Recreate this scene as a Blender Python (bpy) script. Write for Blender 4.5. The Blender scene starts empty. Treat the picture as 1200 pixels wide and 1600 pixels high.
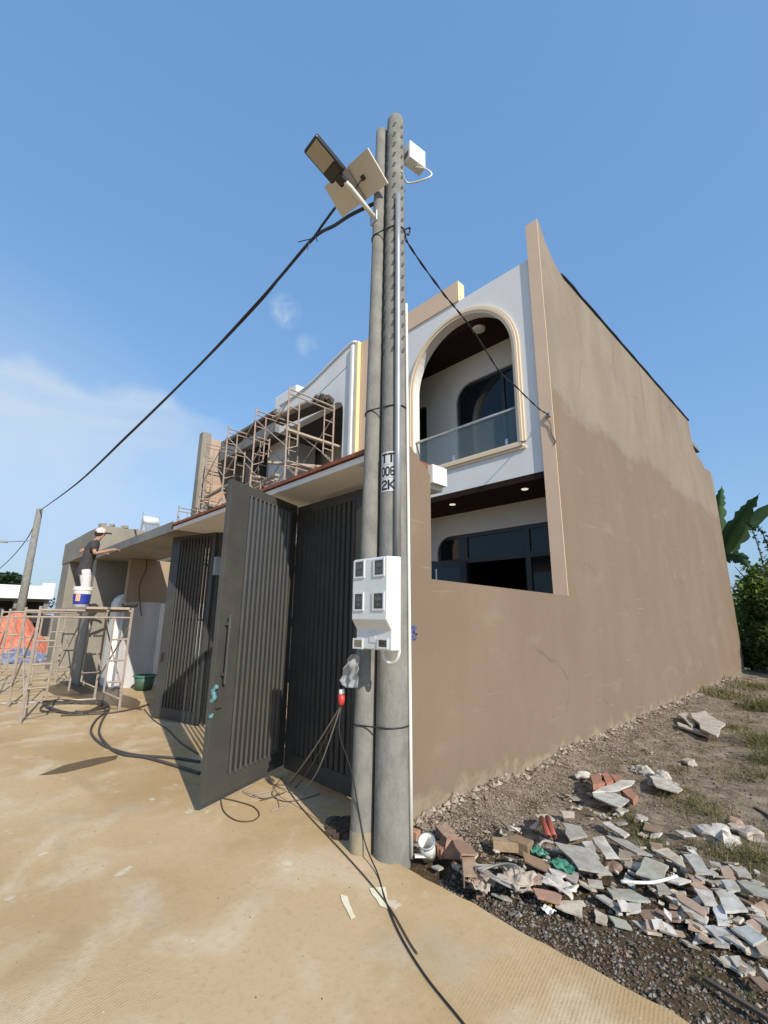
import bpy, bmesh, math, random
from mathutils import Vector, Matrix, noise
random.seed(7)
R = math.radians
S = bpy.context.scene
COL = S.collection

# ------------------------------------------------------------------ camera
CAM = Vector((0, 0, 1.6)); FPX = 701.372
yaw, pitch, roll = R(46.08925), R(13.34013), R(0.56419)
fwd = Vector((-math.sin(yaw)*math.cos(pitch), math.cos(yaw)*math.cos(pitch), math.sin(pitch)))
r0 = Vector((math.cos(yaw), math.sin(yaw), 0)); u0 = r0.cross(fwd)
rt = math.cos(roll)*r0 + math.sin(roll)*u0
up = math.cos(roll)*u0 - math.sin(roll)*r0
cd = bpy.data.cameras.new('camera'); cam = bpy.data.objects.new('camera', cd); COL.objects.link(cam)
cd.sensor_fit = 'HORIZONTAL'; cd.sensor_width = 36; cd.lens = FPX/1200*36
cd.clip_start = 0.05; cd.clip_end = 2000
M = Matrix((rt, up, -fwd)).transposed().to_4x4(); M.translation = CAM
cam.matrix_world = M; S.camera = cam

# ------------------------------------------------------------------ light
SUN_EL, SUN_AZ = 32.0, 14.0            # shadows run along -x with a little +y
w = bpy.data.worlds.new('World'); S.world = w; w.use_nodes = True
nt = w.node_tree; N = nt.nodes; L = nt.links; N.clear()
out = N.new('ShaderNodeOutputWorld'); bg = N.new('ShaderNodeBackground')
sky = N.new('ShaderNodeTexSky'); sky.sky_type = 'NISHITA'; sky.sun_disc = False
sd = Vector((math.cos(R(SUN_AZ))*math.cos(R(SUN_EL)), -math.sin(R(SUN_AZ))*math.cos(R(SUN_EL)), math.sin(R(SUN_EL))))
sky.sun_elevation = R(SUN_EL); sky.sun_rotation = math.atan2(sd.x, sd.y)
sky.altitude = 0; sky.air_density = 1.3; sky.dust_density = 2.2; sky.ozone_density = 2.2
bg.inputs[1].default_value = 0.12
# thin cirrus low on the left of the sky, as part of the sky itself
tc = N.new('ShaderNodeTexCoord')
mp = N.new('ShaderNodeMapping'); mp.inputs['Rotation'].default_value = (0, R(12), R(20)); mp.inputs['Scale'].default_value = (2.2, 2.2, 7.5)
n1 = N.new('ShaderNodeTexNoise'); n1.inputs['Scale'].default_value = 1.3; n1.inputs['Detail'].default_value = 9; n1.inputs['Roughness'].default_value = 0.52
n1.inputs['Distortion'].default_value = 0.35
cr = N.new('ShaderNodeValToRGB'); cr.color_ramp.elements[0].position = 0.40; cr.color_ramp.elements[1].position = 0.78
def dot_mask(v, lo, hi):
    d = N.new('ShaderNodeVectorMath'); d.operation = 'DOT_PRODUCT'; d.inputs[1].default_value = v
    L.new(tc.outputs['Generated'], d.inputs[0])
    m = N.new('ShaderNodeMapRange'); m.interpolation_type = 'SMOOTHSTEP'; m.inputs[1].default_value = lo; m.inputs[2].default_value = hi
    L.new(d.outputs['Value'], m.inputs[0]); return m.outputs[0]
def px_dir(x, y):
    return (((x-600)/FPX)*rt - ((y-800)/FPX)*up + fwd)
def mth(op, a, b):
    m = N.new('ShaderNodeMath'); m.operation = op; m.use_clamp = (op != 'SUBTRACT')
    for i, v in enumerate((a, b)):
        if isinstance(v, (int, float)): m.inputs[i].default_value = v
        else: L.new(v, m.inputs[i])
    return m.outputs[0]
n2w = N.new('ShaderNodeTexNoise'); n2w.inputs['Scale'].default_value = 26; n2w.inputs['Detail'].default_value = 7; n2w.inputs['Roughness'].default_value = .6; n2w.inputs['Distortion'].default_value = .6
c2r = N.new('ShaderNodeValToRGB'); c2r.color_ramp.elements[0].position = .40; c2r.color_ramp.elements[1].position = .72
L.new(tc.outputs['Generated'], n2w.inputs[0]); L.new(n2w.outputs['Fac'], c2r.inputs[0])
L.new(tc.outputs['Generated'], mp.inputs[0]); L.new(mp.outputs[0], n1.inputs[0]); L.new(n1.outputs['Fac'], cr.inputs[0])
bn = px_dir(-40, 545).cross(px_dir(400, 668)).normalized(); bn = bn if bn.z < 0 else -bn      # a cloud bank with a clear upper edge, thinning downwards
wedge = N.new('ShaderNodeMath'); wedge.operation = 'ADD'; dd = N.new('ShaderNodeVectorMath'); dd.operation = 'DOT_PRODUCT'; dd.inputs[1].default_value = bn; L.new(tc.outputs['Generated'], dd.inputs[0])
ns = N.new('ShaderNodeTexNoise'); ns.inputs['Scale'].default_value = 7; ns.inputs['Detail'].default_value = 7; L.new(tc.outputs['Generated'], ns.inputs[0])
nj = N.new('ShaderNodeMapRange'); nj.inputs[1].default_value = .3; nj.inputs[2].default_value = .7; nj.inputs[3].default_value = -.035; nj.inputs[4].default_value = .035; L.new(ns.outputs['Fac'], nj.inputs[0])
L.new(dd.outputs['Value'], wedge.inputs[0]); L.new(nj.outputs[0], wedge.inputs[1])
def ramp(v, lo, hi, a, b):
    m = N.new('ShaderNodeMapRange'); m.interpolation_type = 'SMOOTHSTEP'; m.inputs[1].default_value = lo; m.inputs[2].default_value = hi; m.inputs[3].default_value = a; m.inputs[4].default_value = b; L.new(v, m.inputs[0]); return m.outputs[0]
bank = mth('MULTIPLY', mth('MULTIPLY', ramp(wedge.outputs[0], -.01, .035, 0, 1), ramp(wedge.outputs[0], .05, .22, 1, .18)), dot_mask(px_dir(-60, 660).normalized(), 0.80, 0.95))
wisp = mth('ADD', dot_mask(px_dir(446, 486).normalized(), 0.9993, 0.99997), mth('MULTIPLY', dot_mask(px_dir(480, 540).normalized(), 0.9996, 0.99999), 0.6))
cl = mth('ADD', mth('MULTIPLY', mth('MULTIPLY', ramp(n1.outputs['Fac'], .28, .66, .15, 1), bank), 0.52), mth('MULTIPLY', mth('MULTIPLY', c2r.outputs[0], wisp), 0.55))
cl = mth('ADD', cl, mth('MULTIPLY', dot_mask(px_dir(-250, 960).normalized(), 0.80, 1.0), 0.42))   # pale haze low on the left
mx = N.new('ShaderNodeMix'); mx.data_type = 'RGBA'
cap = N.new('ShaderNodeMix'); cap.data_type = 'RGBA'; cap.blend_type = 'DARKEN'; cap.inputs[0].default_value = 1; cap.inputs[7].default_value = (3.3, 4.5, 6.1, 1)
flat = N.new('ShaderNodeMix'); flat.data_type = 'RGBA'; flat.inputs[0].default_value = .45; flat.inputs[7].default_value = (1.15, 2.85, 5.7, 1)
L.new(sky.outputs[0], cap.inputs[6]); L.new(cap.outputs[2], flat.inputs[6])      # a hazy, even sky: the glare round the sun is held down
L.new(cl, mx.inputs[0]); L.new(flat.outputs[2], mx.inputs[6]); mx.inputs[7].default_value = (3.9, 4.5, 5.1, 1)
L.new(mx.outputs[2], bg.inputs[0]); L.new(bg.outputs[0], out.inputs[0])
sl = bpy.data.lights.new('sun', 'SUN'); so = bpy.data.objects.new('sun', sl); COL.objects.link(so)
sl.energy = 3.6; sl.angle = R(0.5); sl.color = (1.0, 0.93, 0.82)
so.rotation_euler = sd.to_track_quat('Z', 'Y').to_euler()
S.view_settings.view_transform = 'Standard'; S.view_settings.look = 'None'
S.view_settings.exposure = 0.5; S.view_settings.gamma = 1
S.cycles.max_bounces = 6; S.cycles.transparent_max_bounces = 8

# ------------------------------------------------------------------ measuring helpers: a pixel of the photo on a real plane
def on(px, py, ax, val):
    d = px_dir(px, py); t = (val - CAM[ax])/d[ax]; return CAM + t*d
def at(px, py, z=0.0): return on(px, py, 2, z)
def on_pl(px, py, P, n):
    d = px_dir(px, py); return CAM + d*((P-CAM).dot(n)/d.dot(n))

# ------------------------------------------------------------------ materials
MATS = {}
def mat(name, c, rough=0.8, c2=None, scale=3.0, bump=0.0, bscale=60.0, metal=0.0, spec=0.5, dirt=None, dscale=1.2, damt=0.5, stretch=None):
    if name in MATS: return MATS[name]
    m = bpy.data.materials.new(name); m.use_nodes = True; t = m.node_tree; n = t.nodes; l = t.links
    b = n['Principled BSDF']; b.inputs['Roughness'].default_value = rough; b.inputs['Metallic'].default_value = metal
    b.inputs['Specular IOR Level'].default_value = spec
    g = n.new('ShaderNodeNewGeometry') if False else n.new('ShaderNodeTexCoord'); src = g.outputs['Object']
    if stretch:
        mp = n.new('ShaderNodeMapping'); mp.inputs['Scale'].default_value = stretch; l.new(src, mp.inputs[0]); vs = mp.outputs[0]
    else: vs = src
    c = (*c, 1); c2 = (*(c2 or tuple(x*0.82 for x in c[:3])), 1)
    nz = n.new('ShaderNodeTexNoise'); nz.inputs['Scale'].default_value = scale; nz.inputs['Detail'].default_value = 8; nz.inputs['Roughness'].default_value = 0.62
    l.new(vs, nz.inputs[0])
    rp = n.new('ShaderNodeValToRGB'); rp.color_ramp.elements[0].position = 0.33; rp.color_ramp.elements[1].position = 0.68
    rp.color_ramp.elements[0].color = c2; rp.color_ramp.elements[1].color = c
    l.new(nz.outputs['Fac'], rp.inputs[0]); col = rp.outputs[0]
    if dirt:
        n2 = n.new('ShaderNodeTexNoise'); n2.inputs['Scale'].default_value = dscale; n2.inputs['Detail'].default_value = 10; n2.inputs['Roughness'].default_value = 0.7
        l.new(vs, n2.inputs[0])
        r2 = n.new('ShaderNodeMapRange'); r2.inputs[1].default_value = 0.5; r2.inputs[2].default_value = 0.72; r2.inputs[4].default_value = damt
        l.new(n2.outputs['Fac'], r2.inputs[0])
        mx = n.new('ShaderNodeMix'); mx.data_type = 'RGBA'; l.new(r2.outputs[0], mx.inputs[0]); l.new(col, mx.inputs[6]); mx.inputs[7].default_value = (*dirt, 1)
        col = mx.outputs[2]
    l.new(col, b.inputs['Base Color'])
    if bump:
        nb = n.new('ShaderNodeTexNoise'); nb.inputs['Scale'].default_value = bscale; nb.inputs['Detail'].default_value = 6
        l.new(vs, nb.inputs[0]); bp = n.new('ShaderNodeBump'); bp.inputs['Strength'].default_value = bump; bp.inputs['Distance'].default_value = 0.02
        l.new(nb.outputs['Fac'], bp.inputs['Height']); l.new(bp.outputs[0], b.inputs['Normal'])
    MATS[name] = m; return m

class NB:
    """tiny node-building helper for the special materials"""
    def __init__(s, name):
        s.m = bpy.data.materials.new(name); s.m.use_nodes = True; s.t = s.m.node_tree; s.n = s.t.nodes; s.l = s.t.links
        s.b = s.n['Principled BSDF']; s.o = s.n.new('ShaderNodeTexCoord').outputs['Object']
    def put(s, sock, v):
        if isinstance(v, (int, float)): sock.default_value = v
        elif isinstance(v, tuple): sock.default_value = (*v, 1) if len(v) == 3 and sock.type == 'RGBA' else v
        else: s.l.new(v, sock)
    def map(s, scale=(1, 1, 1), rot=(0, 0, 0), loc=(0, 0, 0)):
        q = s.n.new('ShaderNodeMapping'); q.inputs['Scale'].default_value = scale; q.inputs['Rotation'].default_value = rot; q.inputs['Location'].default_value = loc
        s.l.new(s.o, q.inputs[0]); return q.outputs[0]
    def noise(s, scale, detail=8, rough=0.6, vec=None, dist=0.0):
        q = s.n.new('ShaderNodeTexNoise'); q.inputs['Scale'].default_value = scale; q.inputs['Detail'].default_value = detail
        q.inputs['Roughness'].default_value = rough; q.inputs['Distortion'].default_value = dist
        s.l.new(vec or s.o, q.inputs[0]); return q.outputs['Fac']
    def rng(s, v, a, b, c=0.0, d=1.0, smooth=True):
        q = s.n.new('ShaderNodeMapRange'); q.interpolation_type = 'SMOOTHSTEP' if smooth else 'LINEAR'
        s.put(q.inputs[0], v); q.inputs[1].default_value = a; q.inputs[2].default_value = b; q.inputs[3].default_value = c; q.inputs[4].default_value = d
        return q.outputs[0]
    def math(s, op, a, b=0.0):
        q = s.n.new('ShaderNodeMath'); q.operation = op; s.put(q.inputs[0], a); s.put(q.inputs[1], b); return q.outputs[0]
    def mix(s, f, a, b, mode='MIX'):
        q = s.n.new('ShaderNodeMix'); q.data_type = 'RGBA'; q.blend_type = mode; s.put(q.inputs[0], f); s.put(q.inputs[6], a); s.put(q.inputs[7], b); return q.outputs[2]
    def sep(s):
        q = s.n.new('ShaderNodeSeparateXYZ'); s.l.new(s.o, q.inputs[0]); return q.outputs
    def bump(s, h, st, dist=0.02):
        q = s.n.new('ShaderNodeBump'); q.inputs['Strength'].default_value = st; q.inputs['Distance'].default_value = dist
        s.l.new(h, q.inputs['Height']); s.l.new(q.outputs[0], s.b.inputs['Normal'])
    def done(s, col, rough=0.85, spec=0.3):
        s.put(s.b.inputs['Base Color'], col); s.put(s.b.inputs['Roughness'], rough); s.b.inputs['Specular IOR Level'].default_value = spec
        MATS[s.m.name] = s.m; return s.m

def m_render_wall():
    k = NB('cement_render_wall'); X, Y, Z = k.sep()
    streak = k.noise(1.0, 9, 0.62, k.map((1, 1.1, 0.55)))
    big = k.noise(0.55, 5, 0.5)
    fine = k.noise(38, 6, 0.7)
    painted = k.mix(k.rng(streak, .35, .7), (0.205, 0.150, 0.105), (0.228, 0.170, 0.121))
    bare = k.mix(k.rng(streak, .35, .68), (0.252, 0.203, 0.155), (0.302, 0.248, 0.194))
    bare = k.mix(k.rng(fine, .42, .62, 0, .35), bare, (0.19, 0.15, 0.105))
    edge = k.math('ADD', Z, k.rng(big, 0.3, 0.7, -0.16, 0.16))
    edge = k.math('ADD', edge, k.rng(k.noise(4, 4), .3, .7, -.07, .07))
    up_ = k.math('MULTIPLY', k.rng(edge, 4.82, 5.12), k.rng(Y, 8.5, 14, 1, .65))
    col = k.mix(up_, painted, bare)
    # trowel smears, hairline scratches and the splashed foot of the wall
    sm = k.rng(k.noise(2.3, 3, 0.5, k.map((1, .8, 1.5), (R(35), 0, 0))), .58, .74, 0, .30)
    col = k.mix(sm, col, (0.29, 0.225, 0.165))
    sc = k.rng(k.noise(1.5, 2, .4, k.map((1, .5, 6), (R(20), 0, 0)), 1.5), .70, .73, 0, .22)
    col = k.mix(sc, col, (0.34, 0.27, 0.20))
    drip = k.math('MULTIPLY', k.rng(k.noise(1.0, 5, .6, k.map((1, 5, .12))), .56, .70), k.rng(Z, 5.2, 7.6))
    col = k.mix(k.math('MULTIPLY', drip, .4), col, (0.15, 0.12, 0.09))
    cv = k.n.new('ShaderNodeTexVoronoi'); cv.feature = 'DISTANCE_TO_EDGE'; cv.inputs['Scale'].default_value = .32
    wob = k.n.new('ShaderNodeMix'); wob.data_type = 'VECTOR'; wob.inputs[0].default_value = .12; k.l.new(k.o, wob.inputs[4])
    wn = k.n.new('ShaderNodeTexNoise'); wn.inputs['Scale'].default_value = 2.2; wn.inputs['Detail'].default_value = 6; k.l.new(k.o, wn.inputs[0]); k.l.new(wn.outputs['Color'], wob.inputs[5]); k.l.new(wob.outputs[1], cv.inputs[0])
    crk = k.math('MULTIPLY', k.rng(cv.outputs['Distance'], .001, .0032, 1, 0), k.rng(k.noise(.8, 3, .5, k.map((1, 1, 1), (0, 0, 0), (7, 3, 5))), .50, .58))
    col = k.mix(k.math('MULTIPLY', crk, .45), col, (0.11, 0.085, 0.06))
    foot = k.rng(k.math('ADD', Z, k.rng(k.noise(5, 6), .3, .7, -.12, .12)), .02, .20, .55, 0)
    col = k.mix(foot, col, (0.34, 0.28, 0.20))
    k.bump(k.math('ADD', k.noise(90, 5, .7), k.math('MULTIPLY', streak, 2.5)), .28, .012)
    return k.done(col, .92, .2)

def m_road():
    k = NB('dusty_concrete_road')
    big = k.noise(.42, 6, .55); mid = k.noise(1.6, 8, .62, None, .4); fine = k.noise(26, 8, .7); grit = k.noise(120, 3, .6)
    col = k.mix(k.rng(big, .35, .65), (0.445, 0.30, 0.145), (0.55, 0.395, 0.222))
    col = k.mix(k.rng(mid, .47, .66, 0, .85), col, (0.62, 0.485, 0.325))
    col = k.mix(k.rng(k.noise(.9, 7, .6, k.map((1, 1, 1), (0, 0, .6), (4, 2, 0))), .50, .66, 0, .65), col, (0.40, 0.275, 0.13))
    col = k.mix(k.rng(k.noise(.75, 6, .6, k.map((1, 1, 1), (0, 0, 0), (11, 7, 3))), .56, .70, 0, .6), col, (0.45, 0.39, 0.31))
    col = k.mix(k.rng(fine, .50, .72, 0, .45), col, (0.36, 0.25, 0.13))
    col = k.mix(k.rng(grit, .62, .72, 0, .35), col, (0.72, 0.62, 0.46))
    sp = k.n.new('ShaderNodeTexVoronoi'); sp.inputs['Scale'].default_value = 2.1; k.l.new(k.o, sp.inputs[0])
    col = k.mix(k.rng(sp.outputs['Distance'], .02, .045, .75, 0), col, (0.16, 0.11, 0.06))
    cv = k.n.new('ShaderNodeTexVoronoi'); cv.feature = 'DISTANCE_TO_EDGE'; cv.inputs['Scale'].default_value = .30
    wob = k.n.new('ShaderNodeMix'); wob.data_type = 'VECTOR'; wob.inputs[0].default_value = .10; k.l.new(k.o, wob.inputs[4])
    wn = k.n.new('ShaderNodeTexNoise'); wn.inputs['Scale'].default_value = 2.5; wn.inputs['Detail'].default_value = 7; k.l.new(k.o, wn.inputs[0]); k.l.new(wn.outputs['Color'], wob.inputs[5]); k.l.new(wob.outputs[1], cv.inputs[0])
    crk = k.math('MULTIPLY', k.rng(cv.outputs['Distance'], .0012, .004, 1, 0), k.rng(k.noise(.7, 3, .5, k.map((1, 1, 1), (0, 0, 0), (2, 5, 5))), .48, .56))
    col = k.mix(k.math('MULTIPLY', crk, .55), col, (0.20, 0.14, 0.07))
    smg = k.rng(k.noise(1.0, 7, .65, k.map((.5, 2.2, 1), (0, 0, R(-20)))), .56, .68, 0, .45)
    col = k.mix(smg, col, (0.36, 0.26, 0.14))
    spl = k.rng(k.noise(3.3, 5, .55, k.map((1, 1, 1), (0, 0, 0), (5, 1, 8))), .67, .71, 0, .65)
    col = k.mix(spl, col, (0.70, 0.64, 0.52))
    # broom lines brushed into some of the bays
    wv = k.n.new('ShaderNodeTexWave'); wv.inputs['Scale'].default_value = 19; wv.inputs['Distortion'].default_value = 2.4; wv.inputs['Detail'].default_value = 3; wv.inputs['Detail Scale'].default_value = 3
    k.l.new(k.map((1, 1, 1), (0, 0, R(-12))), wv.inputs[0])
    msk = k.rng(k.noise(.55, 3, .5, k.map((1, 1, 1), (0, 0, 0), (3.2, 9.1, 0))), .56, .70)
    def near(c, r_):
        q = k.n.new('ShaderNodeVectorMath'); q.operation = 'DISTANCE'; k.l.new(k.o, q.inputs[0]); q.inputs[1].default_value = c; return k.rng(k.math('ADD', q.outputs['Value'], k.rng(mid, .3, .7, -.25, .25)), r_*.45, r_, 1, 0)
    msk = k.math('ADD', near((-3.0, .45, 0), 1.0), near((-.9, 2.3, 0), .75))
    wl = k.math('MULTIPLY', k.math('MULTIPLY', wv.outputs['Fac'], msk), k.rng(fine, .35, .6, .3, 1))
    col = k.mix(k.math('MULTIPLY', wl, .085), col, (0.30, 0.20, 0.10))
    h = k.math('ADD', k.math('MULTIPLY', wl, .22), k.math('ADD', k.math('MULTIPLY', fine, .5), k.math('MULTIPLY', mid, 1.5)))
    k.bump(h, .35, .012)
    return k.done(col, .9, .25)

def m_dirt():
    k = NB('dry_soil'); X, Y, Z = k.sep()
    big = k.noise(.9, 7, .6); mid = k.noise(5, 8, .65); fine = k.noise(45, 6, .7)
    dry = k.mix(k.rng(mid, .35, .68), (0.17, 0.128, 0.085), (0.35, 0.28, 0.205))
    damp = k.mix(k.rng(mid, .35, .7), (0.055, 0.037, 0.021), (0.135, 0.092, 0.052))
    e = k.math('ADD', Y, k.rng(big, .3, .7, -.55, .55))
    e = k.math('SUBTRACT', e, k.math('MULTIPLY', k.math('ADD', X, 2.6), .55))
    col = k.mix(k.rng(e, 2.75, 3.5), damp, dry)
    col = k.mix(k.rng(k.noise(14, 7, .7), .52, .66, 0, .6), col, (0.13, 0.10, 0.07))
    col = k.mix(k.rng(fine, .5, .68, 0, .6), col, (0.09, 0.07, 0.047))
    col = k.mix(k.rng(k.noise(75, 3, .6), .62, .70, 0, .6), col, (0.45, 0.39, 0.32))
    k.bump(k.math('ADD', k.math('MULTIPLY', mid, 2), fine), .7, .03)
    return k.done(col, .95, .15)

def m_vcol(name, rough=.85, bump=.0, dark=.75, dust=0):
    """colour taken from the piece's own attribute (stone colour, leaf colour), varied by noise"""
    k = NB(name); a = k.n.new('ShaderNodeVertexColor'); a.layer_name = 'col'
    c = k.mix(k.rng(k.noise(22, 6), .35, .7, 0, 1-dark), a.outputs['Color'], (0.05, 0.04, 0.03))
    if dust: c = k.mix(k.rng(k.noise(9, 8, .7), .42, .62, .08, dust), c, (.25, .20, .145))
    if bump: k.bump(k.noise(60, 5), bump, .01)
    return k.done(c, rough, .3)

def m_leaf(name, c):
    k = NB(name); a = k.n.new('ShaderNodeVertexColor'); a.layer_name = 'col'
    k.done(k.mix(.5, a.outputs['Color'], c), .55, .35)
    tr = k.n.new('ShaderNodeBsdfTranslucent'); tr.inputs[0].default_value = (c[0]*1.8, c[1]*1.8, c[2]*.9, 1)
    ms = k.n.new('ShaderNodeMixShader'); ms.inputs[0].default_value = .25
    k.l.new(k.b.outputs[0], ms.inputs[1]); k.l.new(tr.outputs[0], ms.inputs[2]); k.l.new(ms.outputs[0], k.n['Material Output'].inputs[0]); return k.m

def m_clear(name, tint, clear, rough=.03):
    k = NB(name); k.done(tint, rough, .6)
    tr = k.n.new('ShaderNodeBsdfTransparent'); ms = k.n.new('ShaderNodeMixShader'); ms.inputs[0].default_value = clear
    k.l.new(k.b.outputs[0], ms.inputs[1]); k.l.new(tr.outputs[0], ms.inputs[2]); k.l.new(ms.outputs[0], k.n['Material Output'].inputs[0]); return k.m

def m_brick():
    k = NB('bare_brickwork'); q = k.n.new('ShaderNodeTexBrick'); q.inputs['Scale'].default_value = 1.0
    q.inputs['Brick Width'].default_value = .2; q.inputs['Row Height'].default_value = .09; q.inputs['Mortar Size'].default_value = .012
    q.inputs['Color1'].default_value = (.40, .25, .17, 1); q.inputs['Color2'].default_value = (.48, .33, .24, 1); q.inputs['Mortar'].default_value = (.38, .34, .29, 1)
    k.l.new(k.map((1, 1, 1), (R(90), 0, R(90))), q.inputs[0])
    c = k.mix(k.rng(k.noise(1.3, 6), .42, .62, 0, .8), q.outputs['Color'], (.40, .34, .27)); return k.done(c, .95, .1)

def m_tile():
    k = NB('red_roof_tile'); c = k.mix(k.rng(k.noise(6, 6), .35, .7), (.20, .065, .035), (.31, .105, .055)); k.bump(k.noise(50), .2); return k.done(c, .7, .3)

def m_lit():
    k = NB('lit_downlight'); k.b.inputs['Emission Color'].default_value = (1, .9, .75, 1); k.b.inputs['Emission Strength'].default_value = .5; return k.done((.8, .78, .72))
lit_m = m_lit()
wall_m = m_render_wall(); road_m = m_road(); dirt_m = m_dirt(); brick_m = m_brick(); tile_m = m_tile()
white_m = mat('white_wall_paint', (.78, .765, .735), .75, (.72, .705, .675), 1.2, .08, 40, dirt=(.55, .54, .52), dscale=.9, damt=.25)
inwhite_m = mat('cream_white_paint', (.70, .67, .62), .8, (.64, .61, .56), 1.0)
peach_m = mat('peach_wall_paint', (.74, .53, .37), .8, (.69, .49, .34), 1.4, .1, 50)
cream_m = mat('cream_trim_paint', (.76, .62, .45), .65, (.74, .60, .41), 3)
yel_m = mat('cream_paint_and_sunlit_peach', (.80, .64, .36), .7, (.76, .59, .32), 2)  # cream wall paint, also the sunlit tone of the peach parapet's end
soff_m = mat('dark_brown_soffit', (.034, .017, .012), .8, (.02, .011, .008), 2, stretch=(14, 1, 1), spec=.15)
conc_m = mat('grey_pole_concrete', (.265, .256, .23), .9, (.175, .17, .152), 9, .22, 55, dirt=(.33, .31, .26), dscale=5, damt=.5, stretch=(1, 1, .6), spec=.2)
raw_m = mat('raw_cement', (.30, .275, .225), .92, (.21, .19, .155), 1.6, .25, 30, dirt=(.16, .145, .12), dscale=.8, damt=.6)
greyslab_m = mat('grey_raw_slab', (.24, .235, .22), .92, (.15, .15, .142), 1.5, .2, 30)
brownsoff_m = mat('brown_board_soffit', (.10, .082, .066), .9, (.06, .05, .042), 2)
beige_m = mat('beige_render', (.36, .275, .19), .9, (.31, .235, .16), 1.5, .2, 40)
stain_m = mat('stained_white_wall', (.62, .61, .60), .85, (.45, .44, .44), 1.2, .1, 40, dirt=(.2, .18, .18), dscale=1.0, damt=.55, stretch=(2, 2, .35))
gate_m = mat('dark_grey_gate_paint', (.072, .070, .063), .5, (.061, .059, .054), 5, .04, 120, spec=.3, dirt=(.10, .088, .07), dscale=2.5, damt=.35)
frame_m = mat('dark_window_frame', (.028, .032, .034), .4)
glass_m = mat('dark_window_glass', (.012, .018, .022), .04, (.008, .012, .016), .6, spec=.38)
room_m = mat('shaded_interior', (.03, .028, .026), .9)  # near-black, interior shade put into the colour
steel_m = mat('weathered_scaffold_steel', (.42, .335, .27), .6, (.30, .215, .165), 9, .1, 80, metal=.1, dirt=(.46, .42, .36), dscale=8, damt=.6)
steel2_m = mat('dusty_scaffold_steel', (.40, .34, .28), .65, (.30, .235, .19), 9, .1, 80, metal=.1)
plank_m = mat('worn_plank', (.45, .38, .30), .85, (.32, .26, .2), 4, .1, 50, stretch=(1, 6, 6))
alu_m = mat('bright_metal', (.62, .62, .62), .32, (.5, .5, .5), 6, metal=.8)
zinc_m = mat('grey_conduit', (.36, .37, .38), .4, (.29, .30, .31), 4, metal=.35)
pvc_m = mat('white_plastic', (.74, .72, .66), .5, (.68, .66, .6), 5)
box_m = mat('white_meter_casing', (.70, .71, .69), .45, (.64, .65, .63), 4, dirt=(.48, .46, .42), dscale=5, damt=.3)
dkglass_m = mat('meter_window', (.035, .037, .033), .12, (.08, .08, .07), 14, spec=.6)
black_m = mat('black_rubber', (.016, .016, .017), .55, (.024, .023, .022), 10)
blk_m = mat('black_lamp_casing', (.02, .02, .021), .4)
lens_m = mat('lamp_lens', (.42, .39, .31), .25, (.36, .33, .26), 30)
pan_m = mat('panel_back', (.66, .60, .49), .5, (.60, .55, .45), 3)
red_m = mat('red_plastic', (.55, .045, .03), .4)
teal_m = mat('teal_cloth', (.05, .17, .20), .8, (.16, .30, .32), 30)
bluebag_m = mat('blue_plastic', (.10, .11, .30), .45, (.2, .22, .45), 30)
green_m = mat('green_plastic', (.04, .17, .11), .5, (.07, .25, .17), 14)
dgreen_m = mat('dull_green_plastic', (.05, .10, .065), .5, (.075, .14, .09), 4)
tarp_m = mat('orange_tarpaulin', (.66, .22, .13), .55, (.48, .13, .07), 3.5, .1, 20)
btarp_m = mat('blue_tarpaulin', (.07, .10, .20), .55, (.20, .22, .28), 4)
hose_m = mat('dark_hose', (.05, .043, .036), .6, (.075, .065, .055), 8)
wire_m = mat('brown_wire', (.10, .07, .035), .6)
gwire_m = mat('grey_wire', (.35, .33, .30), .6)
skin_m = mat('skin', (.42, .23, .15), .6, (.36, .19, .12), 10)
shirt_m = mat('dark_shirt', (.035, .033, .034), .9, (.055, .05, .05), 12)
pants_m = mat('pale_spotted_trousers', (.68, .62, .60), .9, (.50, .45, .45), 14)
cap_m = mat('pale_red_cap', (.62, .40, .38), .8, (.70, .60, .56), 25)
bucket_m = mat('paint_bucket_plastic', (.78, .76, .70), .45)
bluelab_m = mat('blue_label', (.02, .04, .30), .5)
orlab_m = mat('orange_label', (.65, .22, .12), .5, (.7, .5, .4), 30)
trunk_m = mat('bark', (.11, .08, .055), .95, (.07, .05, .035), 12, .4, 30)
rubble_m = m_vcol('broken_rubble', .9, .4, .7, .55); stone_m = m_vcol('gravel_stone', .9); shard_m = m_vcol('ceramic_shard', .75, .12, .86, .6)
leaf_m = m_leaf('leaf_green', (.13, .185, .05)); leafd_m = m_leaf('leaf_dark', (.028, .05, .022)); ban_m = m_leaf('banana_leaf', (.03, .07, .02)); grass_m = m_leaf('dry_grass', (.17, .15, .07))
rail_m = m_clear('railing_glass', (.22, .28, .29), .76); bag_m = m_clear('clear_plastic', (.5, .5, .5), .58, .25)
wet_m = mat('damp_mud', (.17, .115, .055), .45, (.12, .08, .04), 5)
paint_m = mat('cream_paint_splash', (.78, .68, .42), .6, (.85, .80, .62), 12)
ink_m = mat('black_stencil', (.02, .02, .02), .7); inkw_m = mat('white_stencil', (.62, .63, .64), .7, (.5, .5, .5), 30)
ground_m = mat('rough_earth', (.24, .19, .12), .95, (.12, .12, .06), .3, .3, 8)

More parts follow.
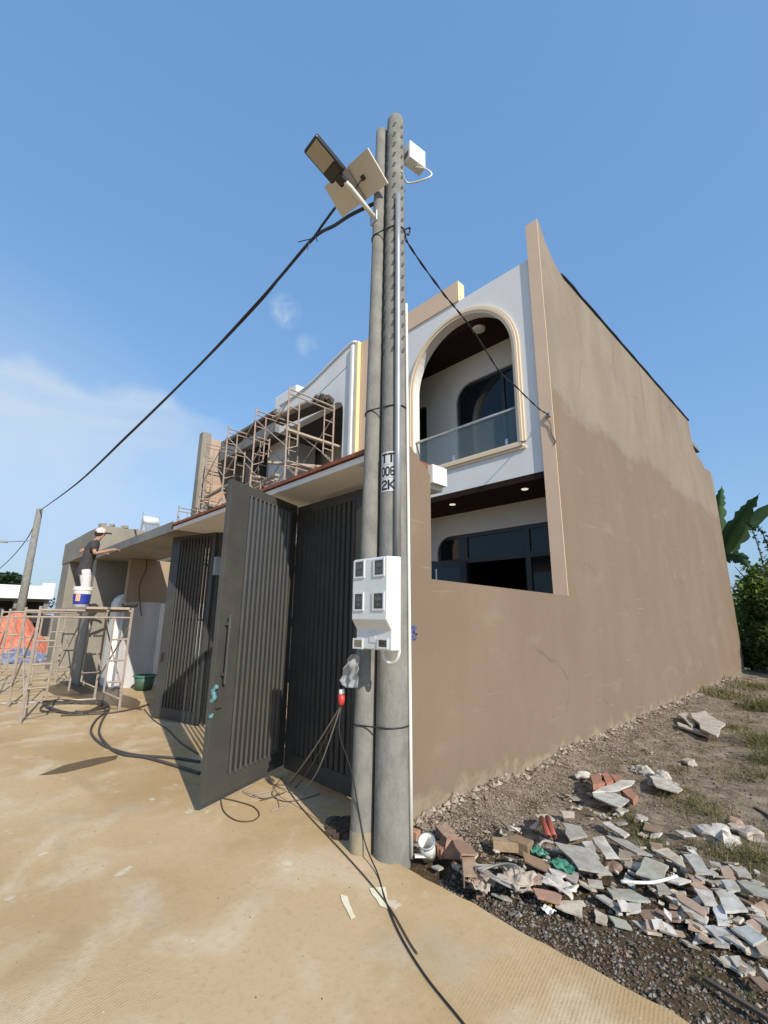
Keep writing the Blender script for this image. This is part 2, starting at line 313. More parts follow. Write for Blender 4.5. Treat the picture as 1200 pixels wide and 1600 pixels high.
# ------------------------------------------------------------------ mesh helpers
class MB:
    def __init__(s): s.v = []; s.f = []; s.c = []; s.cur = None
    def add(s, vs, fs):
        o = len(s.v); s.v += [Vector(x) for x in vs]
        for f in fs: s.f.append(tuple(i+o for i in f)); s.c.append(s.cur)
        return s
    def box(s, x0, x1, y0, y1, z0, z1, fn=None):
        vs = [Vector((x, y, z)) for x in (x0, x1) for y in (y0, y1) for z in (z0, z1)]
        if fn: vs = [fn(v) for v in vs]
        return s.add(vs, [(0, 1, 3, 2), (4, 6, 7, 5), (0, 4, 5, 1), (2, 3, 7, 6), (0, 2, 6, 4), (1, 5, 7, 3)])
    def obox(s, c, ax, ay, az):      # centre and three half-axis vectors
        c, ax, ay, az = map(Vector, (c, ax, ay, az))
        return s.box(-1, 1, -1, 1, -1, 1, lambda v: c + ax*v.x + ay*v.y + az*v.z)
    def tube(s, pts, r, n=8, cap=True):
        pts = [Vector(p) for p in pts]; rs = r if isinstance(r, (list, tuple)) else [r]*len(pts); base = len(s.v); prev = None
        for i, p in enumerate(pts):
            d = (pts[min(i+1, len(pts)-1)] - pts[max(i-1, 0)]); d = d.normalized() if d.length > 1e-9 else Vector((0, 0, 1))
            if prev is None: a = d.orthogonal().normalized()
            else: a = (prev - d*prev.dot(d)); a = a.normalized() if a.length > 1e-6 else d.orthogonal().normalized()
            prev = a; b = d.cross(a)
            s.v += [p + (a*math.cos(2*math.pi*k/n) + b*math.sin(2*math.pi*k/n))*rs[i] for k in range(n)]
        for i in range(len(pts)-1):
            for k in range(n):
                q = base+i*n; s.f.append((q+k, q+(k+1) % n, q+n+(k+1) % n, q+n+k)); s.c.append(s.cur)
        if cap:
            s.f.append(tuple(base+k for k in reversed(range(n)))); s.c.append(s.cur)
            q = base+(len(pts)-1)*n; s.f.append(tuple(q+k for k in range(n))); s.c.append(s.cur)
        return s
    def prism(s, poly, fn, d):       # poly [(a,b)], fn(a,b,t) -> point with t = 0 or d
        n = len(poly); vs = [fn(a, b, 0) for a, b in poly] + [fn(a, b, d) for a, b in poly]
        return s.add(vs, [tuple(range(n)), tuple(range(2*n-1, n-1, -1))] + [(i, i+n, (i+1) % n+n, (i+1) % n) for i in range(n)])
    def lathe(s, c, prof, n=20, fn=None):
        base = len(s.v); c = Vector(c)
        for r, z in prof:
            for k in range(n):
                v = Vector((r*math.cos(2*math.pi*k/n), r*math.sin(2*math.pi*k/n), z)); s.v.append(c + (fn(v) if fn else v))
        for i in range(len(prof)-1):
            for k in range(n):
                q = base+i*n; s.f.append((q+k, q+(k+1) % n, q+n+(k+1) % n, q+n+k)); s.c.append(s.cur)
        return s
    def build(s, name, m, parent=None, smooth=False, bevel=0, solid=0):
        me = bpy.data.meshes.new(name); me.from_pydata(s.v, [], s.f); me.materials.append(m)
        if any(c is not None for c in s.c):
            ca = me.color_attributes.new('col', 'FLOAT_COLOR', 'CORNER'); i = 0
            for p, c in zip(me.polygons, s.c):
                for _ in p.loop_indices: ca.data[i].color = (*(c or (.5, .5, .5)), 1); i += 1
        bm = bmesh.new(); bm.from_mesh(me); bmesh.ops.recalc_face_normals(bm, faces=bm.faces); bm.to_mesh(me); bm.free()
        if smooth:
            me.polygons.foreach_set('use_smooth', [True]*len(me.polygons))
        o = bpy.data.objects.new(name, me); COL.objects.link(o)
        if parent: put(o, parent)
        if solid:
            q = o.modifiers.new('solid', 'SOLIDIFY'); q.thickness = solid
        if bevel:
            q = o.modifiers.new('bevel', 'BEVEL'); q.width = bevel; q.segments = 2; q.limit_method = 'ANGLE'; q.angle_limit = R(50)
        return o
def put(o, parent):
    o.parent = parent; T = Matrix.Identity(4); p = parent
    if p.type == 'EMPTY': o.matrix_parent_inverse = Matrix.Translation(-p.location)   # meshes carry world coordinates
def tag(o, label=None, cat=None, group=None, kind=None):
    for k, v in (('label', label), ('category', cat), ('group', group), ('kind', kind)):
        if v: o[k] = v
    return o
def thing(name, loc, label, cat, group=None):
    o = bpy.data.objects.new(name, None); COL.objects.link(o); o.location = loc; o.empty_display_size = .2
    return tag(o, label, cat, group)
def struct(o): o['kind'] = 'structure'; return o
def P(*a): return MB().box(*a)
def spline(pts, n=8):
    pts = [Vector(p) for p in pts]; out = []
    for i in range(len(pts)-1):
        a, b, c, d = pts[max(i-1, 0)], pts[i], pts[i+1], pts[min(i+2, len(pts)-1)]
        for k in range(n):
            t = k/n; out.append(.5*((2*b)+(c-a)*t+(2*a-5*b+4*c-d)*t*t+(3*b-a-3*c+d)*t**3))
    return out+[pts[-1]]

# ================================================================== the ground
g = MB().add([(-400, -400, -.12), (400, -400, -.12), (400, 400, -.12), (-400, 400, -.12)], [(0, 1, 2, 3)]); struct(g.build('ground', ground_m))
def road_edge(x): return 2.50 + .05*noise.noise((x*1.7, 0, 3)) + .02*noise.noise((x*9, 1, 3)) + (0.06 if x > -1 else 0)*0
rb = MB(); xs = [-2.72 + i*.09 for i in range(140)]; 
top = [(x, road_edge(x), 0) for x in xs]; bot = [(x, -14, 0) for x in xs]; low = [(x, road_edge(x)-.01, -.2) for x in xs]; n = len(xs)
rb.add(top+bot+low, [(i, i+1, n+i+1, n+i) for i in range(n-1)] + [(i, i+1, 2*n+i+1, 2*n+i) for i in range(n-1)])
rb.add([(-62, -14, 0), (-2.72, -14, 0), (-2.72, 2.5, 0), (-2.9, 2.9, 0), (-2.9, 7.4, 0), (-62, 7.4, 0)], [(0, 1, 2, 3, 4, 5)])
struct(rb.build('road', road_m))

def dirt_z(x, y):
    a = min(max((y-2.5)/.5, 0), 1)
    z = -.085 + .075*a
    wl = max(0, 1-(x+2.76)/.75); z += .085*wl*wl*min(1, max(0, (y-2.9)/.6))*(.75+.6*noise.noise((x*2, y*2.2, 1)))
    z += .05*noise.noise((x*1.1, y*1.1, 0))*a + .028*noise.noise((x*4, y*4, 5)) + .014*noise.noise((x*12, y*12, 9))
    if y > 4: z += .035*min((y-4)/6, 1)
    return z
db = MB(); nx, ny = 120, 300; X0, X1 = -2.80, 4.5
ys = [2.40 + 26*(j/ny)**2.0 for j in range(ny+1)]
db.add([(X0+(X1-X0)*(i/nx)**1.25, y, dirt_z(X0+(X1-X0)*(i/nx)**1.25, y)) for y in ys for i in range(nx+1)],
       [(j*(nx+1)+i, j*(nx+1)+i+1, (j+1)*(nx+1)+i+1, (j+1)*(nx+1)+i) for j in range(ny) for i in range(nx)])
struct(db.build('dirt_ground', dirt_m, smooth=True))

# ================================================================== the white and taupe house
XW0, XW1 = -2.96, -2.757
house = thing('house', (-5, 10, 0), 'two storey white house with arched balcony and long bare taupe side wall', 'house')
horn = [(6.2, 0), (6.2, 8.25), (6.27, 8.23), (6.36, 8.10), (6.48, 7.94), (6.64, 7.80), (6.84, 7.68), (7.08, 7.60), (15.74, 7.65),
        (15.76, 7.3), (15.80, 7.0), (15.92, 6.8), (16.2, 6.66), (16.8, 6.61), (17.15, 6.42), (17.5, 6.52), (18.05, 6.55), (18.22, 6.3), (18.22, 0)]
MB().prism(horn, lambda a, b, t: Vector((XW0+t, a, b)), XW1-XW0).build('side_wall', wall_m, house)
P(XW0-.004, XW1+.003, 6.185, 6.2-.001, 1.931, 8.24).build('wall_edge', peach_m, house)
MB().tube([(XW1-.02, 7.02, 7.66)] + [(XW1+.01+.006*math.sin(i*2.1), 7.1+i*.36, 7.625+.0022*i+.012*noise.noise((i*.7, 0, 0))) for i in range(25)], .028, 5).build('roof_flashing', black_m, house)
P(XW0-2.6, XW0-.0, 17.9, 18.2, 0, 6.3).build('rear_wall', wall_m, house)
P(-7.3, XW0, 6.5, 18, 7.3, 7.42).build('roof', greyslab_m, house)
P(-7.5, -7.31, 6.46, 18.2, 0, 7.55).build('party_wall', wall_m, house)
# facade with the round arch
YF = 6.23
def arch(xc, zs, r, zb, n=28):       # right jamb up, over, left jamb down
    return [(xc+r, zb)] + [(xc+r*math.cos(math.pi*i/n), zs+r*math.sin(math.pi*i/n)) for i in range(n+1)] + [(xc-r, zb)]
AX, AZ, AR = -4.505, 6.08, 1.15
def ring(mb, outer, inner, y0, y1):
    n = len(outer)
    for y in (y0, y1): mb.v += [Vector((a, y, b)) for a, b in outer] + [Vector((a, y, b)) for a, b in inner]
    o = len(mb.v)-4*n
    for i in range(n-1):
        for q in ((i, i+1, n+i+1, n+i), (2*n+i, 2*n+i+1, 3*n+i+1, 3*n+i), (i, i+1, 2*n+i+1, 2*n+i), (n+i, n+i+1, 3*n+i+1, 3*n+i)):
            mb.f.append(tuple(o+k for k in q)); mb.c.append(None)
    return mb
fa = MB(); inner = arch(AX, AZ, AR, 4.36); xl, xr = -6.32, XW0
def toedge(p):
    a, b = p
    if b <= AZ+1e-6: return ((xr if a > AX else xl), b)
    dx, dz = a-AX, b-AZ; t = 1e9
    if dx > 1e-6: t = min(t, (xr-AX)/dx)
    if dx < -1e-6: t = min(t, (xl-AX)/dx)
    if dz > 1e-6: t = min(t, (7.60-AZ)/dz)
    return (AX+dx*t, AZ+dz*t)
outer = [toedge(p) for p in inner]
ring(fa, outer, inner, YF, YF+.2)
fa.box(xl, xr, YF, YF+.2, 3.8, 4.36)
# the two upper corners of the wall beyond the radial strips
def corner(c):
    i = min(range(len(outer)), key=lambda k: (outer[k][0]-c[0])**2+(outer[k][1]-c[1])**2)
    js = [j for j in range(len(outer)-1) if (abs(outer[j][0]-c[0]) < 1e-4) != (abs(outer[j+1][0]-c[0]) < 1e-4) and (outer[j][1]+outer[j+1][1])/2 > 6.5 and abs(outer[j][0]-c[0]) < 1.5 and abs(outer[j+1][0]-c[0]) < 1.5]
    for j in js: fa.prism([outer[j], c, outer[j+1]], lambda a, b, t: Vector((a, YF+t, b)), .2)
corner((xr, 7.60)); corner((xl, 7.60))
fa.build('facade', white_m, house)
tr = MB(); ring(tr, arch(AX, AZ, AR+.115, 4.36), arch(AX, AZ, AR+.075, 4.36), YF-.025, YF-.001)
ring(tr, arch(AX, AZ, AR+.075, 4.36), arch(AX, AZ, AR+.03, 4.36), YF-.045, YF-.002)
ring(tr, arch(AX, AZ, AR+.03, 4.36), arch(AX, AZ, AR-.02, 4.36), YF-.03, YF-.003)
for (z0, z1, d, e) in ((4.24, 4.285, .025, .115), (4.287, 4.335, .05, .075), (4.337, 4.372, .035, .03)):
    tr.box(AX-AR-e, AX+AR+e, YF-d, YF-.001, z0, z1)
tr.build('arch_trim', cream_m, house)
pb = MB().box(-7.28, -4.44, 6.205, 6.40, 7.604, 8.04); pb.box(-7.28, xl, 6.205, 6.43, 0, 7.604); pb.build('parapet_block', peach_m, house)
P(-4.4395, -4.43, 6.203, 6.403, 7.604, 8.045).build('parapet_sunlit_end', yel_m, house)  # thin cap in paler cream, sunlight painted onto the peach block's end
# the balcony recess
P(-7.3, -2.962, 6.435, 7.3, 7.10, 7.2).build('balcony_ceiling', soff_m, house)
P(xl, -2.962, 6.431, 7.3, 3.9, 4.3).build('balcony_floor', inwhite_m, house)
lp = MB().lathe((-4.27, 6.62, 7.1), [(.0, -.035), (.10, -.035), (.125, -.025), (.13, 0)], 24); lp.build('ceiling_lamp', box_m, house, smooth=True)
YB = 7.3
bw = MB()
bw.box(-7.3, -6.62, YB, YB+.15, 4.3, 7.1); bw.box(-6.62, -6.20, YB, YB+.15, 6.42, 7.1); bw.box(-6.20, -5.36, YB, YB+.15, 4.3, 7.1); bw.box(-5.36, -2.962, YB, YB+.15, 6.52, 7.1)
def fillet(mb, cx, cz, r, sx, y0, y1):     # solid corner piece rounding an opening's upper corner; (cx,cz) the square corner
    poly = [(cx, cz)] + [(cx+sx*(r-r*math.sin(a)), cz-(r-r*math.cos(a))) for a in [R(90)*i/8 for i in range(9)]]
    mb.prism(poly, lambda a, b, t: Vector((a, y0+t, b)), y1-y0)
fillet(bw, -5.36, 6.52, .38, 1, YB+.002, YB+.148); fillet(bw, -6.20, 6.42, .14, -1, YB+.002, YB+.148)
bw.build('balcony_wall', inwhite_m, house)
def window(x0, x1, z0, z1, y, mull=(), trans=(), r=0, sx=1):
    f = MB(); b = .06
    f.box(x0, x0+b, y, y+.06, z0, z1); f.box(x1-b, x1, y, y+.06, z0, z1); f.box(x0+b, x1-b, y+.001, y+.059, z1-b, z1); f.box(x0+b, x1-b, y+.001, y+.059, z0, z0+b)
    if r: fillet(f, x0 if sx > 0 else x1, z1, r+.05, sx, y-.004, y+.064)
    for m_ in mull: f.box(m_-.035, m_+.035, y-.003, y+.05, z0+b, z1-b)
    for q in trans: f.box(x0+b, x1-b, y-.006, y+.047, q-.035, q+.035)
    o = f.build('window', frame_m, house); P(x0+.03, x1-.03, y+.025, y+.035, z0+.03, z1-.03).build('pane', glass_m, o); return o
window(-5.36, -2.965, 4.3, 6.52, YB+.05, (-4.25,), (), .38)
window(-6.62, -6.20, 4.3, 6.42, YB+.05, (), (), .14, -1)
# glass railing
rl = MB().tube([(AX-AR+.0, YF+.09, 5.03), (AX+AR, YF+.09, 5.03)], .026, 10); ro = rl.build('balcony_rail', alu_m, house, smooth=True)
P(AX-AR+.01, AX+AR-.01, YF+.085, YF+.097, 4.40, 5.01).build('glass_panel', rail_m, ro)
for x in (-5.45, -4.72, -3.62): P(x-.025, x+.025, YF+.06, YF+.12, 4.36, 4.52).build('glass_clamp', alu_m, ro)
# ground floor: brown soffit, set back wall, wide dark window with an open leaf
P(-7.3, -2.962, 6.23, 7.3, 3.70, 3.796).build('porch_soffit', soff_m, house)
for (px, py) in ((707, 788), (820, 764)):
    q = at(px, py, 3.70); d = MB().lathe((q.x, q.y, 3.70), [(.0, -.012), (.052, -.012), (.058, -.004), (.058, 0)], 18); d.build('downlight', lit_m, house, smooth=True)
gw = MB(); WX0, WZ = -5.96, 3.26
gw.box(-7.3, WX0, YB, YB+.15, 0, 3.7); gw.box(WX0, -2.962, YB, YB+.15, WZ, 3.7); fillet(gw, WX0, WZ, .33, 1, YB+.002, YB+.148); gw.build('porch_wall', inwhite_m, house)
f = MB(); b = .07; y = YB+.04
f.box(WX0, WX0+b, y, y+.06, 0, WZ); f.box(WX0+b, -2.97, y+.001, y+.059, WZ-b, WZ); fillet(f, WX0, WZ, .40, 1, y-.004, y+.064)
for m_ in (-5.27, -3.93): f.box(m_-.05, m_+.05, y-.003, y+.055, 0, WZ-b)
f.box(WX0+b, -2.97, y-.006, y+.052, 2.68, 2.78)
fo = f.build('window', frame_m, house)
P(WX0+.03, -2.972, y+.025, y+.035, 2.75, WZ-.03).build('pane', glass_m, fo); P(-3.92, -2.972, y+.024, y+.036, .1, 2.72).build('pane', glass_m, fo); P(WX0+.03, -5.29, y+.024, y+.036, .1, 2.72).build('pane', glass_m, fo)
A = at(725, 876, 2.70); B_ = at(668, 875, 2.70); dv = (B_-A); dv.z = 0; L_ = min(dv.length, .95); dv.normalize(); nv = Vector((-dv.y, dv.x, 0)); A = Vector((-5.25, YB+.0, 0))
lf = MB()
def lv(v): return A + dv*v.x + nv*v.y + Vector((0, 0, v.z))
for (a0, a1, z0, z1) in ((0, .1, .05, 2.7), (L_-.1, L_, .05, 2.7), (.1, L_-.1, 2.6, 2.698), (.1, L_-.1, .05, .2)): lf.box(a0, a1, -.025, .025, z0, z1, lv)
lo = lf.build('window_leaf', frame_m, house); MB().box(.08, L_-.08, -.005, .005, .15, 2.63, lv).build('pane', glass_m, lo)
MB().box(L_-.13, L_-.105, -.032, .032, 1.2, 2.55, lv).build('handle', alu_m, lo)
rm = MB(); rm.box(-7.3, -2.97, 11.5, 11.6, 0, 3.6); rm.box(-7.3, -2.97, 7.46, 11.6, 3.55, 3.65); rm.box(-7.3, -2.97, 11.3, 11.4, 4.3, 7.1); rm.box(-7.3, -2.97, 7.46, 11.4, 3.9, 4.28); rm.build('room_lining', room_m, house)  # near-black lining stands in for the shade of the rooms

# ================================================================== low wall beside the pole
low_ = [(2.975, 0), (2.975, 3.23), (3.03, 3.20), (3.06, 3.17), (3.10, 3.165), (3.14, 3.10), (3.20, 3.085), (3.29, 2.99), (3.285, 1.965), (6.199, 1.93), (6.199, 0)]
bwall = MB().prism(low_, lambda a, b, t: Vector((XW0+t, a, b)), XW1-XW0).build('boundary_wall', wall_m)
tag(bwall, 'low taupe boundary wall with taller stepped pier beside the concrete poles', 'wall')

# ================================================================== canopy over the gates
can = thing('gate_canopy', (-5, 3, 0), 'canopy slab with red tiled edge above the open dark gates', 'canopy')
P(-7.42, -2.97, 2.52, 3.75, 2.955, 3.03).build('slab', white_m, can)
P(-7.44, -2.80, 2.47, 2.517, 2.945, 3.005).build('fascia', white_m, can, bevel=.005)
MB().prism([(2.44, 3.01), (2.44, 3.045), (3.3, 3.23), (3.78, 3.22), (3.78, 3.035), (2.55, 3.035)], lambda a, b, t: Vector((-7.44+t, a, b)), 4.465).build('tile_edge', tile_m, can)
MB().prism([(2.44, 3.01), (2.44, 3.045), (2.96, 3.157), (2.96, 3.035), (2.55, 3.035)], lambda a, b, t: Vector((-2.9745+t, a, b)), .175).build('tile_edge', tile_m, can)
P(-3.40, -2.965, 2.98, 3.4, 0, 2.95).build('pier', wall_m, can)
P(-2.97, -2.90, 3.50, 3.74, 3.0, 3.2).build('slab_end', white_m, can)
P(-7.46, -7.12, 3.16, 3.5, 0, 2.95).build('pier', white_m, can)
P(-7.22, -7.08, 3.06, 3.155, 2.25, 2.55).build('wall_lamp', zinc_m, can, bevel=.01)
can2 = thing('concrete_canopy', (-10, 3, 0), 'unfinished grey concrete canopy running from the tiled canopy to the raw portal', 'canopy')
P(-12.95, -7.445, 2.50, 3.7, 2.95, 3.07).build('slab', raw_m, can2, bevel=.01)
P(-12.95, -7.45, 2.46, 2.497, 2.93, 3.09).build('fascia', greyslab_m, can2)
P(-8.75, -8.45, 3.05, 3.4, 0, 2.95).build('pier', white_m, can2)

# ================================================================== the gates
def leaf(parent, H, O, h, z0, solid_o, name='gate_leaf', n=10, mid=None, inner=.09, slat=.048, depth=.032, louv=0):
    """a leaf from hinge point H to free point O; local a runs from free edge to hinge"""
    H = Vector((H[0], H[1], 0)); O = Vector((O[0], O[1], 0)); d = H-O; W = d.length; d.normalize(); nn = Vector((-d.y, d.x, 0))
    T = lambda v: O + d*v.x + nn*v.y + Vector((0, 0, v.z))
    f = MB(); t = .025
    f.box(0, solid_o, -t, t, z0, h, T); f.box(W-inner, W, -t, t, z0, h, T); f.box(solid_o, W-inner, -t+.001, t-.001, h-.10, h, T); f.box(solid_o, W-inner, -t+.001, t-.001, z0, z0+.16, T)
    fo = f.build(name, gate_m, parent, bevel=.003)
    s_ = MB(); span = W-inner-solid_o; pit = span/n
    if louv:                          # flat bars set at an angle, like upright louvres
        nf = nn if nn.dot(-O) > 0 else -nn; sg = 1 if Vector((sd.x, sd.y, 0)).dot(d) > 0 else -1
        fd = nf*math.cos(R(louv)) + d*sg*math.sin(R(louv)); fe = Vector((-fd.y, fd.x, 0))
    for i in range(n):
        a = solid_o + pit*(i+.5)
        if louv: s_.obox(O + d*a + Vector((0, 0, (z0+.155+h-.095)/2)), fd*slat/2, fe*depth/2, Vector((0, 0, (h-.095-z0-.155)/2)))
        else: s_.box(a-slat/2, a+slat/2, -depth/2, depth/2, z0+.155, h-.095, T)
    if mid: s_.box(solid_o, W-inner, .018, .03, mid-.015, mid+.015, T)
    s_.build('slats', gate_m, fo); return fo, T, W
gR = thing('metal_gate', (-4.5, 2.9, 0), 'dark grey slatted gate between canopy pier and pole, one leaf swung outward', 'gate')
HB = (-4.52, 2.88); OB = (-4.055, 1.82)
lB, TB, WB = leaf(gR, HB, OB, 2.905, .08, .28, n=11, slat=.088, depth=.022, louv=31)
hd = MB(); a = .085
side = 1 if (TB(Vector((0, 1, 0)))-TB(Vector((0, 0, 0)))).dot(Vector((0, 0, 0))-Vector((OB[0], OB[1], 0))) > 0 else -1
hd.tube([TB(Vector((a, side*.075, 1.02))), TB(Vector((a, side*.075, 1.62)))], .014, 8)
for z in (1.1, 1.54): hd.box(a-.012, a+.012, min(side*.024, side*.075), max(side*.024, side*.075), z-.012, z+.012, TB)
hd.box(a-.04, a+.03, min(side*.024, side*.045), max(side*.024, side*.045), .82, 1.0, TB)
hd.build('handle', gate_m, lB)
lA, TA, WA = leaf(gR, (-4.47, 2.90), (-3.30, 2.90), 2.88, .06, .10, n=12, slat=.050, depth=.034)
hg = MB()
for z in (.35, .95, 1.55, 2.15, 2.75): MB().tube([(-4.50, 2.895, z-.05), (-4.50, 2.895, z+.05)], .022, 8).build('hinge', gate_m, gR)
gL = thing('metal_gate', (-7.15, 3.08, 0), 'dark grey slatted gate folded back against the neighbouring fence', 'gate')
lC, TC, WC = leaf(gL, (-7.15, 3.08), (-8.20, 2.765), 2.99, .03, .22, n=10, mid=1.55, slat=.096, depth=.021, louv=36)
lD, TD, WD = leaf(gL, (-7.11, 3.12), (-7.34, 4.05), 2.99, .03, .12, n=9)
bt = MB(); bt.tube([TC(Vector((.12, -.05, .9))), TC(Vector((.12, -.05, 1.02)))], .018, 6); bt.build('latch', blk_m, lC)
# teal rag tied to the open leaf
rg = MB(); q0 = TB(Vector((.03, side*.05, .99)))
path = [q0+Vector((0, 0, .02)), q0+Vector((-.03, -.03, -.02)), q0+Vector((.0, -.02, -.07)), q0+Vector((-.04, -.03, -.12)), q0+Vector((-.05, -.01, -.19)), q0+Vector((-.01, -.04, -.24))]
rg.tube(spline(path, 4), [.012+.012*abs(math.sin(i*1.3)) for i in range(21)], 6); tag(rg.build('cloth_strip', teal_m, smooth=True), 'teal cloth strip tied to the outward gate leaf', 'rag')

# ================================================================== poles
def pole_px(px, py, P0):
    d = px_dir(px, py); t = math.hypot(P0[0], P0[1])/math.hypot(d.x, d.y); return CAM+d*t
P1 = Vector((-2.535, 2.55, 0)); P2 = Vector((-2.725, 2.435, 0)); LEAN = Vector((.052, .054, 0))/6.5
po = thing('utility_pole', P1, 'taller concrete utility pole with step notches and white stencil, beside the low wall', 'pole')
H1, H2 = 6.64, 6.55
pm = MB().lathe(P1, [(.130, -.1), (.130, 0), (.126, .6), (.084, H1-.05), (.078, H1-.015), (.05, H1), (0.0, H1+.003)], 28)
pm.build('pole_shaft', conc_m, po, smooth=True)
nm = MB(); tow = (Vector((0, 0, 0))-P1); tow.z = 0; tow.normalize(); sid = Vector((-tow.y, tow.x, 0))
for i in range(21):
    z = 3.9+i*.128
    for ang in (-62, -8, 48):
        rr = .126-(.042*(z-.6)/6.0); dirv = tow*math.cos(R(ang))+sid*math.sin(R(ang)); tan = Vector((-dirv.y, dirv.x, 0))
        MB().obox(P1+dirv*(rr-.004)+Vector((0, 0, z)), dirv*.006, tan*.012, Vector((0, 0, .026))+tan*.009).build('step_notch', mat('notch_shade', (.085, .08, .07), .9), po)  # dark blocks stand in for the shade inside the step notches
# stencil: three white panels with black characters
def decal(mb_fn, z0, z1): pass
st = MB(); inkb = MB()
CH = {'T': ["11111", "00100", "00100", "00100", "00100", "00100", "00100"], '0': ["01110", "10001", "10001", "10001", "10001", "10001", "01110"],
      '6': ["01110", "10000", "10000", "11110", "10001", "10001", "01110"], '2': ["01110", "10001", "00001", "00110", "01000", "10000", "11111"],
      'K': ["10001", "10010", "10100", "11000", "10100", "10010", "10001"]}
zc = pole_px(602, 742, P1).z; hgt = .098
rad = .126-.042*(zc-.6)/6.0+.0015
def onpole(ang, z, rr): ang -= R(26); dirv = tow*math.cos(ang)+sid*math.sin(ang); return P1+dirv*rr+Vector((0, 0, z))
def patch(mb, a0, a1, z0, z1, rr, n=4):
    for i in range(n):
        t0, t1 = a0+(a1-a0)*i/n, a0+(a1-a0)*(i+1)/n
        mb.add([onpole(t0, z0, rr), onpole(t1, z0, rr), onpole(t1, z1, rr), onpole(t0, z1, rr)], [(0, 1, 2, 3)])
# the white between the letters; rows read TT, 006, 2K
a_l, a_r = R(-40), R(38)
a_l, a_r = R(40), R(-38)
rows = ['TT', '006', '2K']
for k, txt in enumerate(rows):
    z1 = zc+.17-k*.115; z0 = z1-.112; patch(st, R(-37), R(36), z0, z1, rad+.002, 8)
    n_ = len(txt); wch = R(64)/n_
    for j, ch in enumerate(txt):
        c0 = R(-32)+wch*j+wch*.08; cw = wch*.84/5; rh = (.112-.034)/7
        for r_, row in enumerate(CH[ch]):
            for c_, bit in enumerate(row):
                if bit == '1': patch(inkb, c0+cw*(c_-.22), c0+cw*(c_+1.22), z1-.017-rh*(r_+1.2), z1-.017-rh*(r_-.2), rad+.004, 1)
# rest on the pole's taper
so_ = st.build('stencil_panel', inkw_m, po); inkb.build('stencil_letters', ink_m, so_)
po2 = thing('utility_pole', P2, 'thinner plain concrete pole standing left of the notched pole', 'pole')
MB().lathe(P2, [(.086, -.1), (.086, 0), (.084, .7), (.060, H2-.02), (.05, H2), (0, H2+.002)], 24, lambda v: v+LEAN*v.z).build('pole_shaft', conc_m, po2, smooth=True)
MB().lathe(P2, [(.0905, .0), (.089, .08), (.0875, .13), (.086, .14)], 24).build('sand_collar', mat('sand_splash', (.36, .285, .18), .95, (.24, .21, .16), 9), po2, smooth=True)
bd = MB()
for z in (5.20, 3.35, .83):
    q = []; 
    for i in range(25):
        t = 2*math.pi*i/24; d_ = Vector((math.cos(t), math.sin(t), 0)); a_ = P1+d_*(.136-.046*z/6.6); b_ = P2+LEAN*z+d_*(.092-.028*z/6.6)
        q.append((a_ if a_.dot(d_) > b_.dot(d_) else b_)+Vector((0, 0, z+.012*math.cos(t))))
    bd.tube(q, .006, 5, False)
bd.build('binding_wire', black_m, po)
# grey conduit and white pipe fixed to the tall pole
cq = MB(); dA = tow*math.cos(R(22))+sid*-math.sin(R(22)); 
def ppt(ang, z, extra=0): rr = (.130-.046*z/6.6)+extra; dirv = tow*math.cos(R(ang))+sid*math.sin(R(ang)); return P1+dirv*rr+Vector((0, 0, z))
sgn = 1
t1 = ppt(30, 3, .02); 
cq.tube([ppt(14, z, .022) for z in (2.05, 3, 4, 5, 5.55)], .026, 10)
tag(cq.build('conduit_pipe', zinc_m, smooth=True), 'grey metal conduit strapped upright along the notched concrete pole', 'pipe')
wp = MB().tube([ppt(70, z, .014) for z in (0.0, .8, 1.6, 2.4, 3.2, 4.0, 4.4)], .013, 8)
tag(wp.build('plastic_pipe', pvc_m, smooth=True), 'thin white plastic pipe running down the right of the notched pole', 'pipe')

# ================================================================== meter box
mbx = thing('meter_box', (-2.6, 2.3, 1.34), 'white electricity meter box with four dark windows mounted on the poles', 'meter box')
yf = 2.175
xa = on(551, 900, 1, yf).x; xb = on(604.5, 900, 1, yf).x; zt = on(604.5, 869, 1, yf).z; zb = on(604, 1017, 1, yf+.05).z; zs = on(604, 968, 1, yf).z; zs2 = on(606, 985, 1, yf+.05).z
yb = on(627, 900, 0, xb).y
prof = [(yf, zt-.01), (yf+.012, zt+.004), (yb, zt+.012), (yb, zb), (yf+.05, zb), (yf+.05, zs2), (yf, zs)]
MB().prism(prof, lambda a, b, t: Vector((xa+t, a, b)), xb-xa).build('casing', box_m, mbx, bevel=.008)
wd = xb-xa; 
def mwin(px0, py0, px1, py1, yy, wm=dkglass_m):
    a = on(px0, (py0+py1)/2, 1, yy).x; b = on(px1, (py0+py1)/2, 1, yy).x; c0 = on((px0+px1)/2, py1, 1, yy).z; c1 = on((px0+px1)/2, py0, 1, yy).z; e = .012
    f = MB(); f.box(a-e, a, yy-.008, yy-.001, c0-e, c1+e); f.box(b, b+e, yy-.008, yy-.001, c0-e, c1+e); f.box(a, b, yy-.0075, yy-.001, c1, c1+e); f.box(a, b, yy-.0075, yy-.001, c0-e, c0)
    o = f.build('meter_window', box_m, mbx); P(a, b, yy-.006, yy-.002, c0, c1).build('pane', wm, o)
    return a, b, c0, c1
